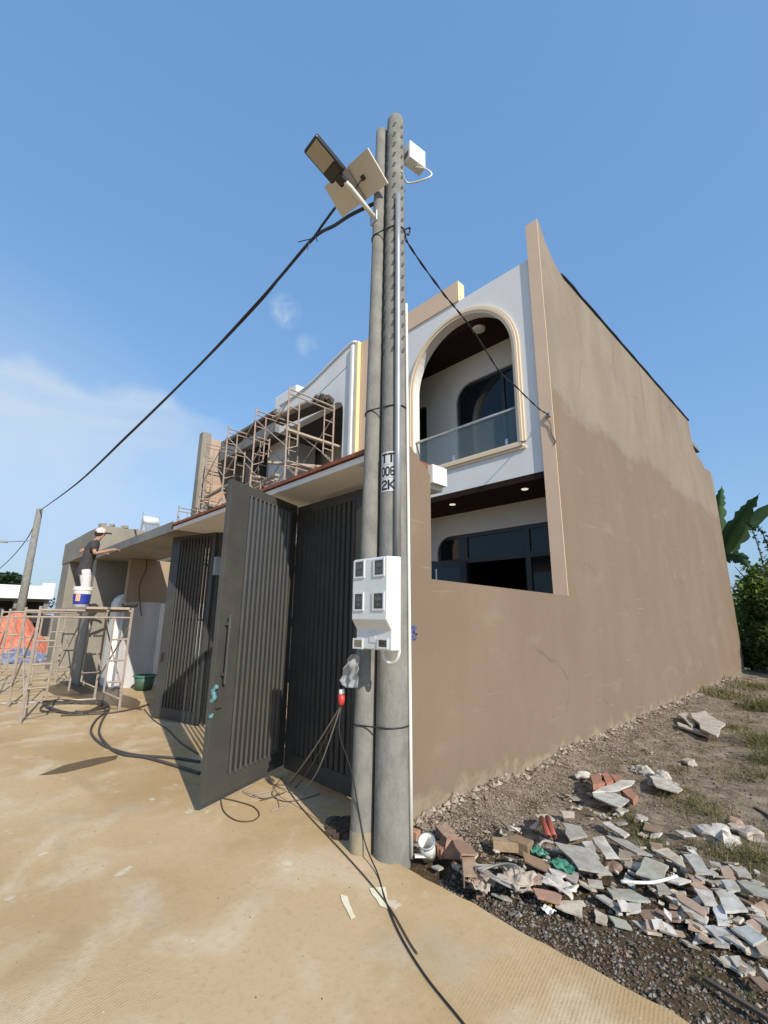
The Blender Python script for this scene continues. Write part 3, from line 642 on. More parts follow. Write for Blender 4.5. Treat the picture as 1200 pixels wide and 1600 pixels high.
for q in ((556, 878, 568.5, 901), (586, 875, 599.5, 898), (555, 928, 567, 952), (584.5, 927, 599, 951)): 
    a, b, c0, c1 = mwin(*q, yf)
    P(a+(b-a)*.18, b-(b-a)*.2, yf-.0075, yf-.0061, c0+(c1-c0)*.52, c0+(c1-c0)*.80).build('meter_face', mat('dial_face', (.17, .17, .16), .3, (.05, .05, .048), 90), mbx); P(a+(b-a)*.3, b-(b-a)*.3, yf-.0073, yf-.0061, c0+(c1-c0)*.2, c0+(c1-c0)*.34).build('meter_face', mat('dial_face', (.17, .17, .16)), mbx)
mwin(554, 1000, 566, 1011, yf+.05, mat('brown_cover', (.26, .22, .14), .3)); mwin(592, 1000, 605, 1011, yf+.05)
P(xa+wd*.40, xa+wd*.58, yf+.046, yf+.0495, zb+.05, zb+.12).build('paper_seal', mat('paper', (.75, .73, .71), .8), mbx)
lp = []
for i in range(13):
    t = math.pi*i/12; lp.append((xb-.10-.085*math.cos(t), yf+.14, zb+.01-.10*math.sin(t)))
tag(MB().tube(lp, .012, 8).build('cable_loop', pvc_m, smooth=True), 'short white cable loop hanging under the meter box', 'cable')
# plastic bag, red plug and blue clump
bgm = MB(); import itertools
b0 = on(560, 1022, 1, 2.30); nu, nv_ = 14, 16
for j in range(nv_+1):
    for i in range(nu+1):
        u = i/nu; v = j/nv_; wdt = .06+.15*math.sin(v*2.6)**1.0 if v < .75 else .06+.15*math.sin(.75*2.6)*(1-(v-.75)*2.2)
        x = -.055*math.sin(v*3.0)+(u-.5)*wdt; z = -.23*v - .05*(1-u)*math.sin(v*3)
        bgm.v.append(b0+Vector((x, -.04+.035*noise.noise((u*5, v*5, 2))+.02*math.sin(u*14+v*4), z+.015*noise.noise((u*4, v*6, 7)))))
for j in range(nv_):
    for i in range(nu):
        q = j*(nu+1)+i; bgm.f.append((q, q+1, q+nu+2, q+nu+1)); bgm.c.append(None)
tag(bgm.build('plastic_bag', bag_m, smooth=True, solid=.0015), 'crumpled clear plastic bag hanging under the meter box', 'bag')
pl = thing('power_plug', pole_px(544, 1087, P2), 'red and white power socket hanging on wires left of the poles', 'plug'); pq = pole_px(544, 1087, P2)+Vector((0.02, -.08, 0))
MB().lathe(pq, [(0, -.055), (.018, -.055), (.024, -.03), (.026, .02), (.0, .022)], 12).build('socket', red_m, pl, smooth=True)
MB().lathe(pq, [(.018, .021), (.022, .03), (.020, .055), (0, .057)], 12).build('plug_cap', pvc_m, pl, smooth=True)
bq = on(641, 989, 0, -2.70); bl = MB()
for i in range(46):
    c = bq+Vector((random.uniform(-.02, .03), random.uniform(-.05, .05), random.uniform(-.055, .055))); a = Vector((random.gauss(0, 1), random.gauss(0, 1), random.gauss(0, 1))).normalized()*.024; b2 = a.orthogonal().normalized()*.02
    bl.add([c-a, c+b2, c+a, c-b2+Vector((.01, 0, .008))], [(0, 1, 2), (0, 2, 3)])
tag(bl.build('plastic_wrap', bluebag_m, solid=.002), 'crumpled blue plastic wrap tied beside the meter box', 'plastic')

# ================================================================== street lamp, solar panel, junction box
br = pole_px(590, 345, P2)+Vector((0, -.03, 0)); xs_ = br.x
tip = on(548, 293, 0, xs_); 
lamp = thing('street_lamp', br, 'black street lamp on white arm with cream backed solar panel near the pole top', 'street lamp')
MB().box(br.x-.05, br.x+.05, br.y-.03, br.y+.06, br.z-.06, br.z+.06).build('bracket', alu_m, lamp, bevel=.005)
ax_ = (on(493, 224, 0, xs_)-tip).normalized(); ex = Vector((1, 0, 0)); nz_ = ex.cross(ax_).normalized()
if nz_.z > 0: nz_ = -nz_                      # towards the road
q0 = tip; q3 = on_pl(484.5, 222.5, tip, nz_); Ls = (q3-q0).dot(ax_)
cL = [on_pl(a, b, tip, nz_) for a, b in ((473, 236), (494, 211), (541, 262), (517, 292))]
cen = sum(cL, Vector())/4
axd = ((cL[0]+cL[1])-(cL[3]+cL[2])); HL = axd.length/4; axd.normalize(); wdv = nz_.cross(axd).normalized(); HW = ((cL[0]-cL[1]).length+(cL[3]-cL[2]).length)/4*.92
MB().tube([br, br+(tip-br)*.5, tip, cen-axd*(HL-.02)-nz_*.02], .024, 10).build('arm', pvc_m, lamp, smooth=True)
hm = MB(); hm.obox(cen-nz_*.02, axd*HL, wdv*HW, nz_*.028)
hm.obox(cen-axd*(HL+.03)-nz_*.015, axd*.05, wdv*HW*.45, nz_*.03)
hm.build('lamp_head', blk_m, lamp, bevel=.018)
MB().obox(cen+axd*HL*.27+nz_*.009, axd*HL*.60, wdv*HW*.80, nz_*.003).build('lens', lens_m, lamp)
fn_ = MB()
for i in range(6): fn_.obox(cen-axd*HL*(.46+i*.075)+nz_*.009, axd*.006, wdv*HW*.72, nz_*.004)
fn_.build('cooling_fin', mat('fin_grey', (.05, .048, .04), .5), lamp)
th = R(32); n_p = Vector((0, math.sin(th), math.cos(th)))
pc = on(556, 286, 0, xs_-.05)+Vector((0, 0, .10))
cs = [on_pl(a, b, pc, n_p) for a, b in ((574, 231.5), (606, 287), (534.5, 340), (506.5, 292))]
sp = MB().add(cs+[c+n_p*.02 for c in cs], [(0, 1, 2, 3), (7, 6, 5, 4), (0, 4, 5, 1), (1, 5, 6, 2), (2, 6, 7, 3), (3, 7, 4, 0)]).build('solar_panel', pan_m, lamp)
m0 = (cs[0]*.5+cs[3]*.5); m1 = (cs[1]*.5+cs[2]*.5); e1 = (cs[0]-cs[3]).normalized()
MB().add([m0+e1*.035-n_p*.002, m0-e1*.035-n_p*.002, m1-e1*.035-n_p*.002, m1+e1*.035-n_p*.002, m0+e1*.035-n_p*.02, m0-e1*.035-n_p*.02, m1-e1*.035-n_p*.02, m1+e1*.035-n_p*.02], [(0, 1, 2, 3), (7, 6, 5, 4), (0, 4, 5, 1), (1, 5, 6, 2), (2, 6, 7, 3), (3, 7, 4, 0)]).build('mount_rail', zinc_m, sp)
jb = cs[0]*.36+cs[1]*.34+cs[2]*.15+cs[3]*.15-n_p*.01
MB().obox(jb, (cs[1]-cs[0]).normalized()*.022, e1*.018, n_p*.01).build('junction_block', blk_m, sp)
MB().tube(spline([jb-n_p*.006, jb*.5+m1*.3+m0*.2-n_p*.03, m1*.6+m0*.4-n_p*.04], 4), .005, 5).build('lead', black_m, sp)
jx = thing('junction_box', (-2.36, 2.62, 6.0), 'small white camera box fixed at the top right of the notched pole', 'junction box')
qj = pole_px(640, 240, P1); jc = qj+Vector((.0, .07, 0))
def jrot(v): a = R(-8); return jc+Vector((v.x*math.cos(a)-v.y*math.sin(a), v.x*math.sin(a)+v.y*math.cos(a), v.z))
MB().box(-.055, .055, -.10, .11, -.105, .115, jrot).build('casing', box_m, jx, bevel=.012)
MB().box(-.03, .03, -.106, -.101, -.06, .0, jrot).build('sensor', mat('brown_sensor', (.16, .09, .07), .5), jx)
lc = spline([jc+Vector((0, 0, -.11)), jc+Vector((.10, .06, -.17)), jc+Vector((.16, .08, -.28)), jc+Vector((.10, .02, -.34)), jc+Vector((-.05, -.05, -.31)), ppt(40, jc.z-.31, .01)], 6)
tag(MB().tube(lc, .009, 6).build('cable_loop', pvc_m, smooth=True), 'white cable loop between the camera box and pole top', 'cable')

# ================================================================== overhead cables
yc = 2.5
far_top = on(62, 797, 2, 6.6)
pts = [on(555, 332, 1, 2.42)+Vector((0, 0, 0)), on(523, 352, 1, 2.43), on(490, 372, 1, 2.44), on(440, 430, 1, 2.46), on(395, 481, 1, 2.48), on(300, 582, 1, 2.52), on(197, 682, 1, 2.58), on(120, 755, 1, 2.64), far_top+Vector((.1, 0, -.05))]
ca = thing('power_cable', pts[2], 'thick black twisted cable sagging from the near poles to the far pole', 'cable')
MB().tube(spline([ppt(90, pts[0].z+.02)]+pts, 8), .019, 7).build('strand', black_m, ca, smooth=True)
s2 = spline([on(524, 324, 1, 2.40), on(505, 350, 1, 2.42), on(488, 374, 1, 2.43), on(470, 394, 1, 2.44), on(440, 430.5, 1, 2.45)]+[p+Vector((0, .02, .02*math.sin(i*2))) for i, p in enumerate(pts[4:])], 10)
MB().tube(s2, .014, 6).build('strand', black_m, ca, smooth=True)
tl = MB()
for (x0, y0, x1, y1) in ((487, 373, 466, 378), (484, 378, 480, 390), (492, 368, 496, 377)): tl.tube([on(x0, y0, 1, 2.43), on(x1, y1, 1, 2.40)], .006, 5)
tl.build('tie_end', black_m, ca)
w0 = ppt(60, 5.2, .01); w1 = on(857, 648, 1, 6.17); nrm = Vector((0, 0, 1)).cross(w1-w0).normalized()
hk = [w0, *[on_pl(a, b, w0, nrm) for a, b in ((640, 356), (639, 366), (634, 367), (641, 386), (690, 455), (722, 494), (745, 525), (780, 580), (805, 603), (840, 637))], w1]
hp = spline(hk, 8); hp2 = [p+Vector((.005*math.sin(i*1.1), .0, .005*math.cos(i*1.1))) for i, p in enumerate(hp)]
wr = thing('service_wire', w0, 'twisted black service wire from the notched pole to the house wall edge', 'cable')
MB().tube(hp2, .006, 6).build('strand', black_m, wr, smooth=True)
MB().tube([p-Vector((.007*math.sin(i*1.1), 0, .007*math.cos(i*1.1))) for i, p in enumerate(hp)], .006, 6).build('strand', black_m, wr, smooth=True)
MB().tube(spline([w1, on(853, 652, 1, 6.16), on(860, 662, 1, 6.17), on(862, 678, 1, 6.178), on(868, 690, 1, 6.178), on(865, 695, 1, 6.178)], 4), .006, 5).build('loose_end', wire_m, wr)
MB().box(w1.x-.03, w1.x+.03, 6.15, 6.184, w1.z-.03, w1.z+.03).build('anchor', zinc_m, wr)

# ================================================================== neighbouring white house with scaffold
h2 = thing('house', (-11, 10, 0), 'unfinished white house with curved parapet behind the scaffold', 'house')
YG = 6.13
top = [(-7.38, 8.04), (-7.5, 8.09), (-7.62, 8.09), (-7.85, 8.03), (-8.17, 7.95), (-8.51, 7.86), (-8.84, 7.77), (-9.23, 7.68), (-9.7, 7.62), (-10.2, 7.58), (-10.75, 7.56)]
MB().prism([(-7.38, 7.0)]+top+[(-10.75, 6.72), (-8.05, 6.72), (-7.9, 6.66), (-7.84, 6.55), (-7.82, 6.4), (-7.82, 3.5), (-7.38, 3.5)], lambda a, b, t: Vector((a, YG+t, b)), .22).build('facade', white_m, h2, bevel=.01)
P(-7.55, -7.43, YG-.06, YG-.001, 3.5, 8.02).build('corner_pilaster', white_m, h2, bevel=.03)
MB().tube([(a, YG-.01, b+.02) for a, b in top], .035, 6).build('coping', white_m, h2, smooth=True)
MB().tube([(-7.7, YG-.002, 7.55), (-9.6, YG-.002, 7.06)], .006, 4).build('crack_line', greyslab_m, h2)
P(-7.378, -7.30, YG-.02, 6.44, 3.0, 8.06).build('party_wall', yel_m, h2, bevel=.01)
P(-14.4, -10.75, YG-.12, YG+.1, 6.74, 7.48).build('slab_edge', greyslab_m, h2, bevel=.02)
P(-14.35, -7.9, YG+.101, 12, 6.9, 7.3).build('slab', brownsoff_m, h2)
P(-14.4, -7.83, YG-.02, YG+.2, 3.4, 4.0).build('balcony_edge', white_m, h2)
P(-14.4, -7.55, YG+.2, 12, 3.6, 3.9).build('floor_slab', greyslab_m, h2)
P(-12.6, -7.53, 8.2, 8.35, 3.9, 6.9).build('rear_wall', inwhite_m, h2)
P(-12.3, -11.3, 6.7, 7.8, 3.9, 6.9).build('column', white_m, h2)
P(-12.75, -12.5, 6.2, 8.2, 3.9, 6.9).build('side_wall', brownsoff_m, h2)
P(-11.5, -10.3, 6.35, 7.6, 7.3, 8.2).build('parapet_block', white_m, h2, bevel=.04)
P(-9.3, -8.3, 8.13, 8.199, 3.9, 6.0).build('window', frame_m, h2)
P(-14.4, -7.5, 12, 12.2, 0, 7.3).build('back_wall', greyslab_m, h2)
P(-14.4, -7.55, 8.36, 8.5, 0, 3.6).build('ground_wall', inwhite_m, h2)

def scaffold_frame(mb, x, y0, y1, z0, h, r=.021):
    mb.tube([(x, y0, z0), (x, y0, z0+h)], r, 6); mb.tube([(x, y1, z0), (x, y1, z0+h)], r, 6)
    mb.tube([(x, y0, z0+h-.06), (x, y1, z0+h-.06)], r*.9, 6); mb.tube([(x, y0, z0+h-.17), (x, y1, z0+h-.17)], r*.75, 6)
    w_ = .27
    for a, s_ in ((y0, 1), (y1, -1)):
        mb.tube([(x, a+s_*w_, z0+h-.17), (x, a+s_*w_, z0+.35), (x, a+s_*.02, z0+.22)], r*.75, 6)
        for zz in (.5, .85, 1.2): 
            if zz < h-.2: mb.tube([(x, a, z0+zz), (x, a+s_*w_, z0+zz)], r*.7, 6)
sc = thing('scaffold', (-9, 5.4, 3.9), 'rusty tube scaffold standing against the unfinished white house', 'scaffold')
SX = [-7.93, -9.42, -10.92, -12.42, -13.95]
for x in SX:
    for k, z0 in enumerate((3.22, 4.88)):
        if k == 1 and x < -13: continue
        m_ = MB(); dx = random.uniform(-.05, .05); scaffold_frame(m_, x+dx, 4.72, 5.95, z0, 1.67); m_.build('frame', steel_m, sc)
for i in range(len(SX)-1):
    a, b = SX[i], SX[i+1]
    for z in (3.5, 5.15):
        if z > 5 and i == 3: continue
        for y in (4.72, 5.95): MB().tube([(a, y, z), (b, y, z+1.1)], .014, 5).build('brace', steel_m, sc); MB().tube([(a, y, z+1.1), (b, y, z)], .014, 5).build('brace', steel_m, sc)
pk = MB()
def beam(mb, a, b, wv, hv): 
    a, b = Vector(a), Vector(b); d = (b-a)/2; s_ = d.cross(Vector((0, 0, 1))).normalized(); u_ = s_.cross(d).normalized(); mb.obox((a+b)/2, d, s_*wv, u_*hv)
for (a, b, c_) in (((-7.98, 4.7, 5.55), (-8.0, 6.3, 5.57), 1), ((-9.0, 4.9, 5.1), (-8.0, 6.3, 5.05), 1), ((-8.7, 5.0, 4.75), (-10.5, 5.2, 4.85), 1), ((-10.6, 4.8, 4.9), (-12.4, 4.9, 4.9), 1), ((-9.6, 5.0, 4.92), (-11, 5.3, 4.92), 1), ((-9.6, 5.5, 4.96), (-12.2, 5.6, 4.96), 1), ((-8.0, 5.3, 6.42), (-9.5, 5.25, 6.5), 1)):
    pk = MB(); beam(pk, a, b, .05, .025); pk.build('plank', plank_m, sc)
for (a, b, c_) in (((-8.0, 5.75, 6.55), (-9.9, 5.6, 6.6), .16), ((-9.4, 5.3, 6.6), (-12.3, 5.4, 6.62), .14)): pk = MB(); beam(pk, a, b, c_, .03); pk.build('walk_board', brownsoff_m, sc)
sk = MB(); ctr = Vector((-8.15, 5.78, 6.68))
for i in range(34):
    a = Vector((random.uniform(-.17, .17), random.uniform(-.13, .13), random.uniform(-.05, .08))); e = Vector((random.gauss(0, 1), random.gauss(0, 1), random.gauss(0, .4))).normalized()
    sk.obox(ctr+a, e*.09, e.orthogonal().normalized()*.05, Vector((0, 0, .03)))
tag(sk.build('debris_sack', brownsoff_m), 'dark heap of sacking lying on the scaffold top', 'sack')

# the brick shell next to it
h3 = thing('house', (-16, 9, 0), 'bare brick house shell seen past the scaffolded house', 'house')
P(-14.85, -14.65, 5.75, 9.5, 0, 7.6).build('side_wall', brick_m, h3)
P(-14.9, -14.6, 5.45, 5.748, 0, 7.75).build('column', raw_m, h3)
P(-18.6, -14.9, 5.75, 5.95, 3.6, 4.2).build('beam', raw_m, h3); P(-14.66, -14.55, 5.75, 9.5, 5.0, 5.28).build('beam', raw_m, h3)
P(-14.58, -14.5, 6.2, 7.8, 3.9, 4.9).build('window_board', greyslab_m, h3)
P(-18.8, -14.9, 9.3, 9.5, 0, 7.2).build('rear_wall', brick_m, h3)
scb = thing('scaffold', (-14.2, 6, 3.4), 'pale scaffold frame leaning before the bare brick wall', 'scaffold')
for (x, z0) in ((-14.25, 3.35), (-14.3, 5.05)):
    m_ = MB(); scaffold_frame(m_, x, 5.55, 6.8, z0, 1.67); m_.build('frame', steel2_m if z0 < 4 else steel_m, scb)

# ================================================================== second lot: walls, pillar, basket
w2 = thing('boundary_wall', (-12, 5, 0), 'beige upper and stained white lower wall behind the scaffold worker', 'wall')
P(-12.15, -11.95, 3.1, 6.04, 1.93, 2.94).build('upper_wall', beige_m, w2); P(-12.17, -11.93, 3.1, 6.04, 0, 1.928).build('lower_wall', stain_m, w2)
P(-11.925, -11.9, 3.88, 4.5, .0, 1.90).build('white_panel', white_m, w2)
MB().tube(spline([(-11.9, 3.42, 2.94), (-11.86, 3.43, 2.7), (-11.88, 3.34, 2.3), (-11.88, 3.4, 1.9), (-11.88, 3.47, 1.6)], 5), .012, 6).build('hanging_wire', hose_m, w2)
pw = [(3.0, 0), (3.0, 1.9), (3.05, 2.02), (3.14, 2.10), (3.27, 2.14), (3.4, 2.09), (3.5, 2.06), (3.56, 1.95), (3.56, 0)]
tag(MB().prism(pw, lambda a, b, t: Vector((-12.75+t, a, b)), .55).build('wall_pillar', white_m, bevel=.03), 'short white pillar with rounded top beside the raw concrete portal', 'pillar')
bk = thing('basket', (-11.3, 3.45, 0), 'dull green plastic basket on the ground by the white wall', 'basket')
bc = Vector((-11.35, 3.55, 0)); 
MB().lathe(bc, [(0, .02), (.17, .02), (.22, .30), (.20, .30), (.155, .04), (0, .04)], 20).build('tub', dgreen_m, bk, smooth=True); MB().lathe(bc, [(.21, .285), (.245, .29), (.245, .315), (.205, .32)], 20).build('rim', green_m, bk)

# raw concrete portal
pt = thing('concrete_portal', (-15, 3, 0), 'raw grey concrete gate portal behind the worker', 'portal')
P(-17.6, -16.5, 2.6, 3.7, 0, 3.18).build('pillar', raw_m, pt, bevel=.015); P(-14.0, -12.97, 2.6, 3.75, 0, 3.0).build('pillar', raw_m, pt, bevel=.015)
P(-17.65, -14.02, 2.58, 3.7, 3.182, 3.85).build('beam', raw_m, pt, bevel=.015); P(-14.02, -12.97, 2.57, 3.78, 3.002, 3.83).build('cap_block', raw_m, pt, bevel=.02)
rn = MB()
for i in range(14): 
    x = random.uniform(-14.0, -13.0); y = random.uniform(2.6, 3.7); rn.obox((x, y, 3.86), (random.uniform(.04, .12), random.uniform(-.05, .05), 0), (0, .05, .01), (0, 0, .03))
rn.build('mortar_lump', raw_m, pt)

# ================================================================== worker's scaffold, bucket, person
sw = thing('scaffold', (-9.8, 1.8, 0), 'low mobile scaffold with top plank that the worker stands on', 'scaffold')
for x in (-9.05, -10.75):
    m_ = MB(); scaffold_frame(m_, x, 1.15, 2.48, 0, 1.74, .023); m_.build('frame', steel2_m, sw)
for y in (1.15, 2.48): MB().tube([(-9.05, y, .35), (-10.75, y, 1.45)], .014, 5).build('brace', steel2_m, sw); MB().tube([(-9.05, y, 1.45), (-10.75, y, .35)], .014, 5).build('brace', steel2_m, sw)
for y in (1.75, 2.1): P(-11.4, -8.9, y, y+.3, 1.705, 1.745).build('plank', plank_m, sw, bevel=.004)
tag(P(-9.2, -9.0, 2.32, 2.56, 1.75, 1.83).build('tool_bag', black_m, bevel=.03), 'small black tool bag on the corner of the low scaffold', 'bag')
sw2 = thing('scaffold', (-13, 1.7, 0), 'farther low scaffold without planks beside the orange tarpaulin', 'scaffold')
for x in (-12.2, -13.8):
    m_ = MB(); scaffold_frame(m_, x, 1.05, 2.3, 0, 1.72, .022); m_.build('frame', steel2_m, sw2)
for y in (1.05, 2.3): MB().tube([(-12.2, y, .35), (-13.8, y, 1.4)], .014, 5).build('brace', steel2_m, sw2); MB().tube([(-12.2, y, 1.4), (-13.8, y, .35)], .014, 5).build('brace', steel2_m, sw2)
ZP = 1.745
bcx = on(128.5, 930, 1, 1.93); bcx.x = max(bcx.x, -10.8); bcx.z = ZP
bu = thing('paint_bucket', bcx, 'white paint bucket with blue label standing on the scaffold plank', 'bucket')
MB().lathe(bcx, [(0, .0), (.125, .0), (.15, .32), (.15, .325)], 24).build('pail', bucket_m, bu, smooth=True); MB().lathe(bcx, [(.15, .326), (.164, .328), (.164, .385), (.15, .395), (0, .397)], 24).build('lid', bucket_m, bu)
MB().lathe(bcx, [(.1315, .06), (.1495, .255)], 24).build('label_band', bluelab_m, bu, smooth=True)
MB().add([bcx+Vector((.155*math.cos(t), .155*math.sin(t), z)) for z in (.12, .27) for t in (R(-50), R(-35), R(-20))], [(0, 1, 4, 3), (1, 2, 5, 4)]).build('label_spot', orlab_m, bu)

def skinned(name, m, nodes, edges, parent, sub=2, root=0):
    me = bpy.data.meshes.new(name); me.from_pydata([n_[0] for n_ in nodes], edges, []); me.materials.append(m)
    o = bpy.data.objects.new(name, me); COL.objects.link(o)
    q = o.modifiers.new('skin', 'SKIN'); q.use_smooth_shade = True
    for v, n_ in zip(me.skin_vertices[0].data, nodes): r_ = n_[1]; v.radius = r_ if isinstance(r_, tuple) else (r_, r_); v.use_root = False
    me.skin_vertices[0].data[root].use_root = True
    ss = o.modifiers.new('sub', 'SUBSURF'); ss.levels = ss.render_levels = sub
    if parent: put(o, parent)
    return o
# facing: towards the portal block (image right, a little away); local axes: fw = facing, lt = his left
FPp = Vector((bcx.x-.28, bcx.y+.03, ZP)); fw_ = Vector((.25, .97, 0)).normalized(); lt_ = Vector((-fw_.y, fw_.x, 0))
def W(f_, l_, z_): return FPp + (fw_*f_ + lt_*l_ + Vector((0, 0, z_)))*.94
pe = thing('person', FPp, 'worker in dark shirt, pale trousers and cap standing on the low scaffold', 'person')
nodes = [(W(0, 0, .84), (.09, .075)), (W(.02, 0, 1.02), (.085, .07)), (W(.06, 0, 1.22), (.10, .08)), (W(.10, 0, 1.36), (.08, .065)), (W(.13, 0, 1.44), .05), (W(.16, 0, 1.50), .062), (W(.18, 0, 1.58), (.078, .09)), (W(.18, 0, 1.65), (.06, .07)),
         (W(.10, .17, 1.36), .055), (W(-.17, .26, 1.20), .042), (W(.08, .30, 1.17), .034), (W(.24, .24, 1.20), .026),
         (W(.10, -.17, 1.36), .055), (W(.14, -.27, 1.12), .042), (W(.34, -.20, 1.20), .034), (W(.46, -.14, 1.25), .026),
         (W(.0, .08, .76), .065), (W(.05, .11, .46), .055), (W(.0, .12, .09), .042), (W(.10, .13, .035), .038), (W(.17, .13, .03), .03),
         (W(.0, -.08, .76), .065), (W(.06, -.11, .46), .062), (W(.02, -.12, .09), .045), (W(.12, -.12, .035), .038), (W(.19, -.12, .03), .03),
         (W(.25, 0, 1.545), .02)]
edges = [(0, 1), (1, 2), (2, 3), (3, 4), (4, 5), (5, 6), (6, 7), (3, 8), (8, 9), (9, 10), (10, 11), (3, 12), (12, 13), (13, 14), (14, 15), (0, 16), (16, 17), (17, 18), (18, 19), (19, 20), (0, 21), (21, 22), (22, 23), (23, 24), (24, 25), (6, 26)]
def hand(base, d, side_):
    o = len(nodes); nodes.append((base+d*.05, .024)); edges.append((11 if side_ > 0 else 15, o))
    s_ = d.cross(Vector((0, 0, 1))).normalized()
    for k in range(4):
        a = base+d*.09+s_*(k-1.5)*.02; ln = (.05, .06, .058, .045)[k]; i = len(nodes)
        nodes.append((a, .0095)); nodes.append((a+d*ln*.6+Vector((0, 0, -.008)), .0085)); nodes.append((a+d*ln+Vector((0, 0, -.025)), .007)); edges.extend([(o, i), (i, i+1), (i+1, i+2)])
    i = len(nodes); nodes.append((base+d*.05-s_*side_*.035, .01)); nodes.append((base+d*.085-s_*side_*.05, .008)); edges.extend([(o, i), (i, i+1)])
hand(W(.24, .24, 1.20), (fw_*.9-lt_*.3).normalized(), 1); hand(W(.46, -.14, 1.25), (fw_*.95+lt_*.2).normalized(), -1)
skinned('body', skin_m, nodes, edges, pe)
def loft(mb, rings, n=18):
    b0_ = len(mb.v)
    for (f_, l_, z_, rl_, rf_) in rings:
        for k in range(n): a = 2*math.pi*k/n; mb.v.append(W(f_+rf_*math.sin(a), l_+rl_*math.cos(a), z_+.008*math.sin(5*a+z_*30)))
    for j in range(len(rings)-1):
        for k in range(n): mb.f.append((b0_+j*n+k, b0_+j*n+(k+1) % n, b0_+(j+1)*n+(k+1) % n, b0_+(j+1)*n+k)); mb.c.append(None)
    return mb
sm_ = loft(MB(), [(-.01, 0, .68, .180, .142), (-.005, 0, .78, .176, .140), (0, 0, .86, .16, .13), (.02, 0, 1.0, .152, .122), (.045, 0, 1.14, .165, .128), (.06, 0, 1.26, .178, .13), (.085, 0, 1.35, .165, .115), (.105, 0, 1.41, .11, .085), (.125, 0, 1.45, .062, .062)])
sm_.tube([W(.085, .13, 1.36), W(.05, .20, 1.32), W(-.06, .235, 1.25)], [.078, .072, .066], 12); sm_.tube([W(.085, -.13, 1.36), W(.10, -.20, 1.28), W(.12, -.235, 1.20)], [.078, .072, .066], 12)
sm_.build('shirt', shirt_m, pe, smooth=True)
tm_ = loft(MB(), [(0, 0, .92, .142, .112), (0, 0, .82, .155, .125), (.005, 0, .72, .165, .13), (.01, 0, .66, .15, .115)])
tm_.tube([W(.005, .08, .78), W(.03, .095, .62), W(.055, .11, .46), W(.03, .118, .28), W(.005, .12, .09)], [.098, .098, .084, .08, .074], 14); tm_.tube([W(.005, -.08, .78), W(.04, -.095, .62), W(.065, -.11, .46), W(.04, -.118, .28), W(.02, -.12, .09)], [.098, .098, .084, .08, .074], 14)
tm_.build('trousers', pants_m, pe, smooth=True)
hc = W(.175, 0, 1.625); hm_ = MB().lathe(hc, [(.10, -.02), (.102, .02), (.09, .065), (.055, .095), (0, .105)], 16); hm_.build('cap', cap_m, pe, smooth=True)
MB().obox(hc+fw_*.135+Vector((0, 0, -.008)), fw_*.065, lt_*.075, Vector((0, 0, .007))).build('cap_brim', blk_m, pe, bevel=.006)
MB().lathe(W(.155, 0, 1.58), [(.062, -.05), (.086, 0), (.092, .04), (.088, .05)], 14).build('hair', black_m, pe, smooth=True)
for s_ in (.125, -.12): MB().obox(W(.08, s_, .04), fw_*.13, lt_*.05, Vector((0, 0, .045))).build('shoe', blk_m, pe, bevel=.025)
for s_ in (-.032, .032): MB().lathe(W(.262, s_, 1.575), [(0, -.009), (.010, -.004), (.010, .004), (0, .009)], 8).build('eye', blk_m, pe)

# ================================================================== tarpaulin heap, far pole, far buildings, heater
def heap(name, c, rx, ry, h, m, seed, n=34):
    mb = MB()
    for j in range(n+1):
        for i in range(n+1):
            u = i/n*2-1; v = j/n*2-1; r_ = min(1, math.hypot(u, v)); z = h*(1-r_**1.7)*(.8+.5*noise.noise((u*2, v*2, seed)))+.06*noise.noise((u*7, v*7, seed+3))+.09*abs(noise.noise((u*9, v*4+u*3, seed)))+.04*noise.noise((u*16, v*16, seed))
            mb.v.append(Vector((c[0]+rx*u, c[1]+ry*v, max(z, -.02))))
    for j in range(n):
        for i in range(n):
            q = j*(n+1)+i; mb.f.append((q, q+1, q+n+2, q+n+1)); mb.c.append(None)
    return mb.build(name, m)
tag(heap('tarpaulin', (-22.3, 1.9, 0), 1.6, 1.75, 1.75, tarp_m, 3), 'orange tarpaulin draped over a heap by the road', 'tarpaulin')
tag(heap('tarpaulin', (-20.6, 2.35, 0), .6, .95, .5, btarp_m, 8), 'dark blue tarpaulin bundle in front of the orange heap', 'tarpaulin')
fp = thing('utility_pole', (far_top.x, far_top.y, 0), 'distant concrete utility pole at the end of the road', 'pole')
MB().tube([(far_top.x, far_top.y, -.1), (far_top.x, far_top.y, 6.65)], [.20, .13], 12).build('pole_shaft', conc_m, fp, smooth=True)
MB().tube([(far_top.x, far_top.y-.2, 5.05), (far_top.x-.6, far_top.y-1.15, 4.95)], .03, 6).build('lamp_arm', zinc_m, fp); MB().obox((far_top.x-.65, far_top.y-1.25, 5.0), (.15, 0, 0), (0, .35, 0), (0, 0, .05)).build('lamp_head', zinc_m, fp)
c2 = [far_top+Vector((0, 0, -.15)), on(40, 845, 0, far_top.x-6), on(0, 888, 0, far_top.x-14), on(-60, 930, 0, far_top.x-24)]
tag(MB().tube(spline(c2, 6), .025, 5).build('power_cable', black_m), 'black cable running on from the distant pole', 'cable')
c3 = [on(0, 893, 0, -60), on(40, 898, 0, -50), on(90, 905, 0, -40)]
fb = thing('building', (-46, 3, 0), 'long low white building at the far end of the road', 'building')
P(-46.5, -45, -8, 5.6, 2.85, 3.85).build('parapet', white_m, fb); P(-46.6, -45.02, 5.6, 6.4, 2.85, 4.1).build('end_block', white_m, fb)
P(-52, -46.6, -8, 6.4, 2.7, 3.0).build('roof', greyslab_m, fb); P(-52, -49, -8, 6.4, 0, 2.7).build('rear_wall', room_m, fb)  # rear wall coloured near-black for the shade under the roof
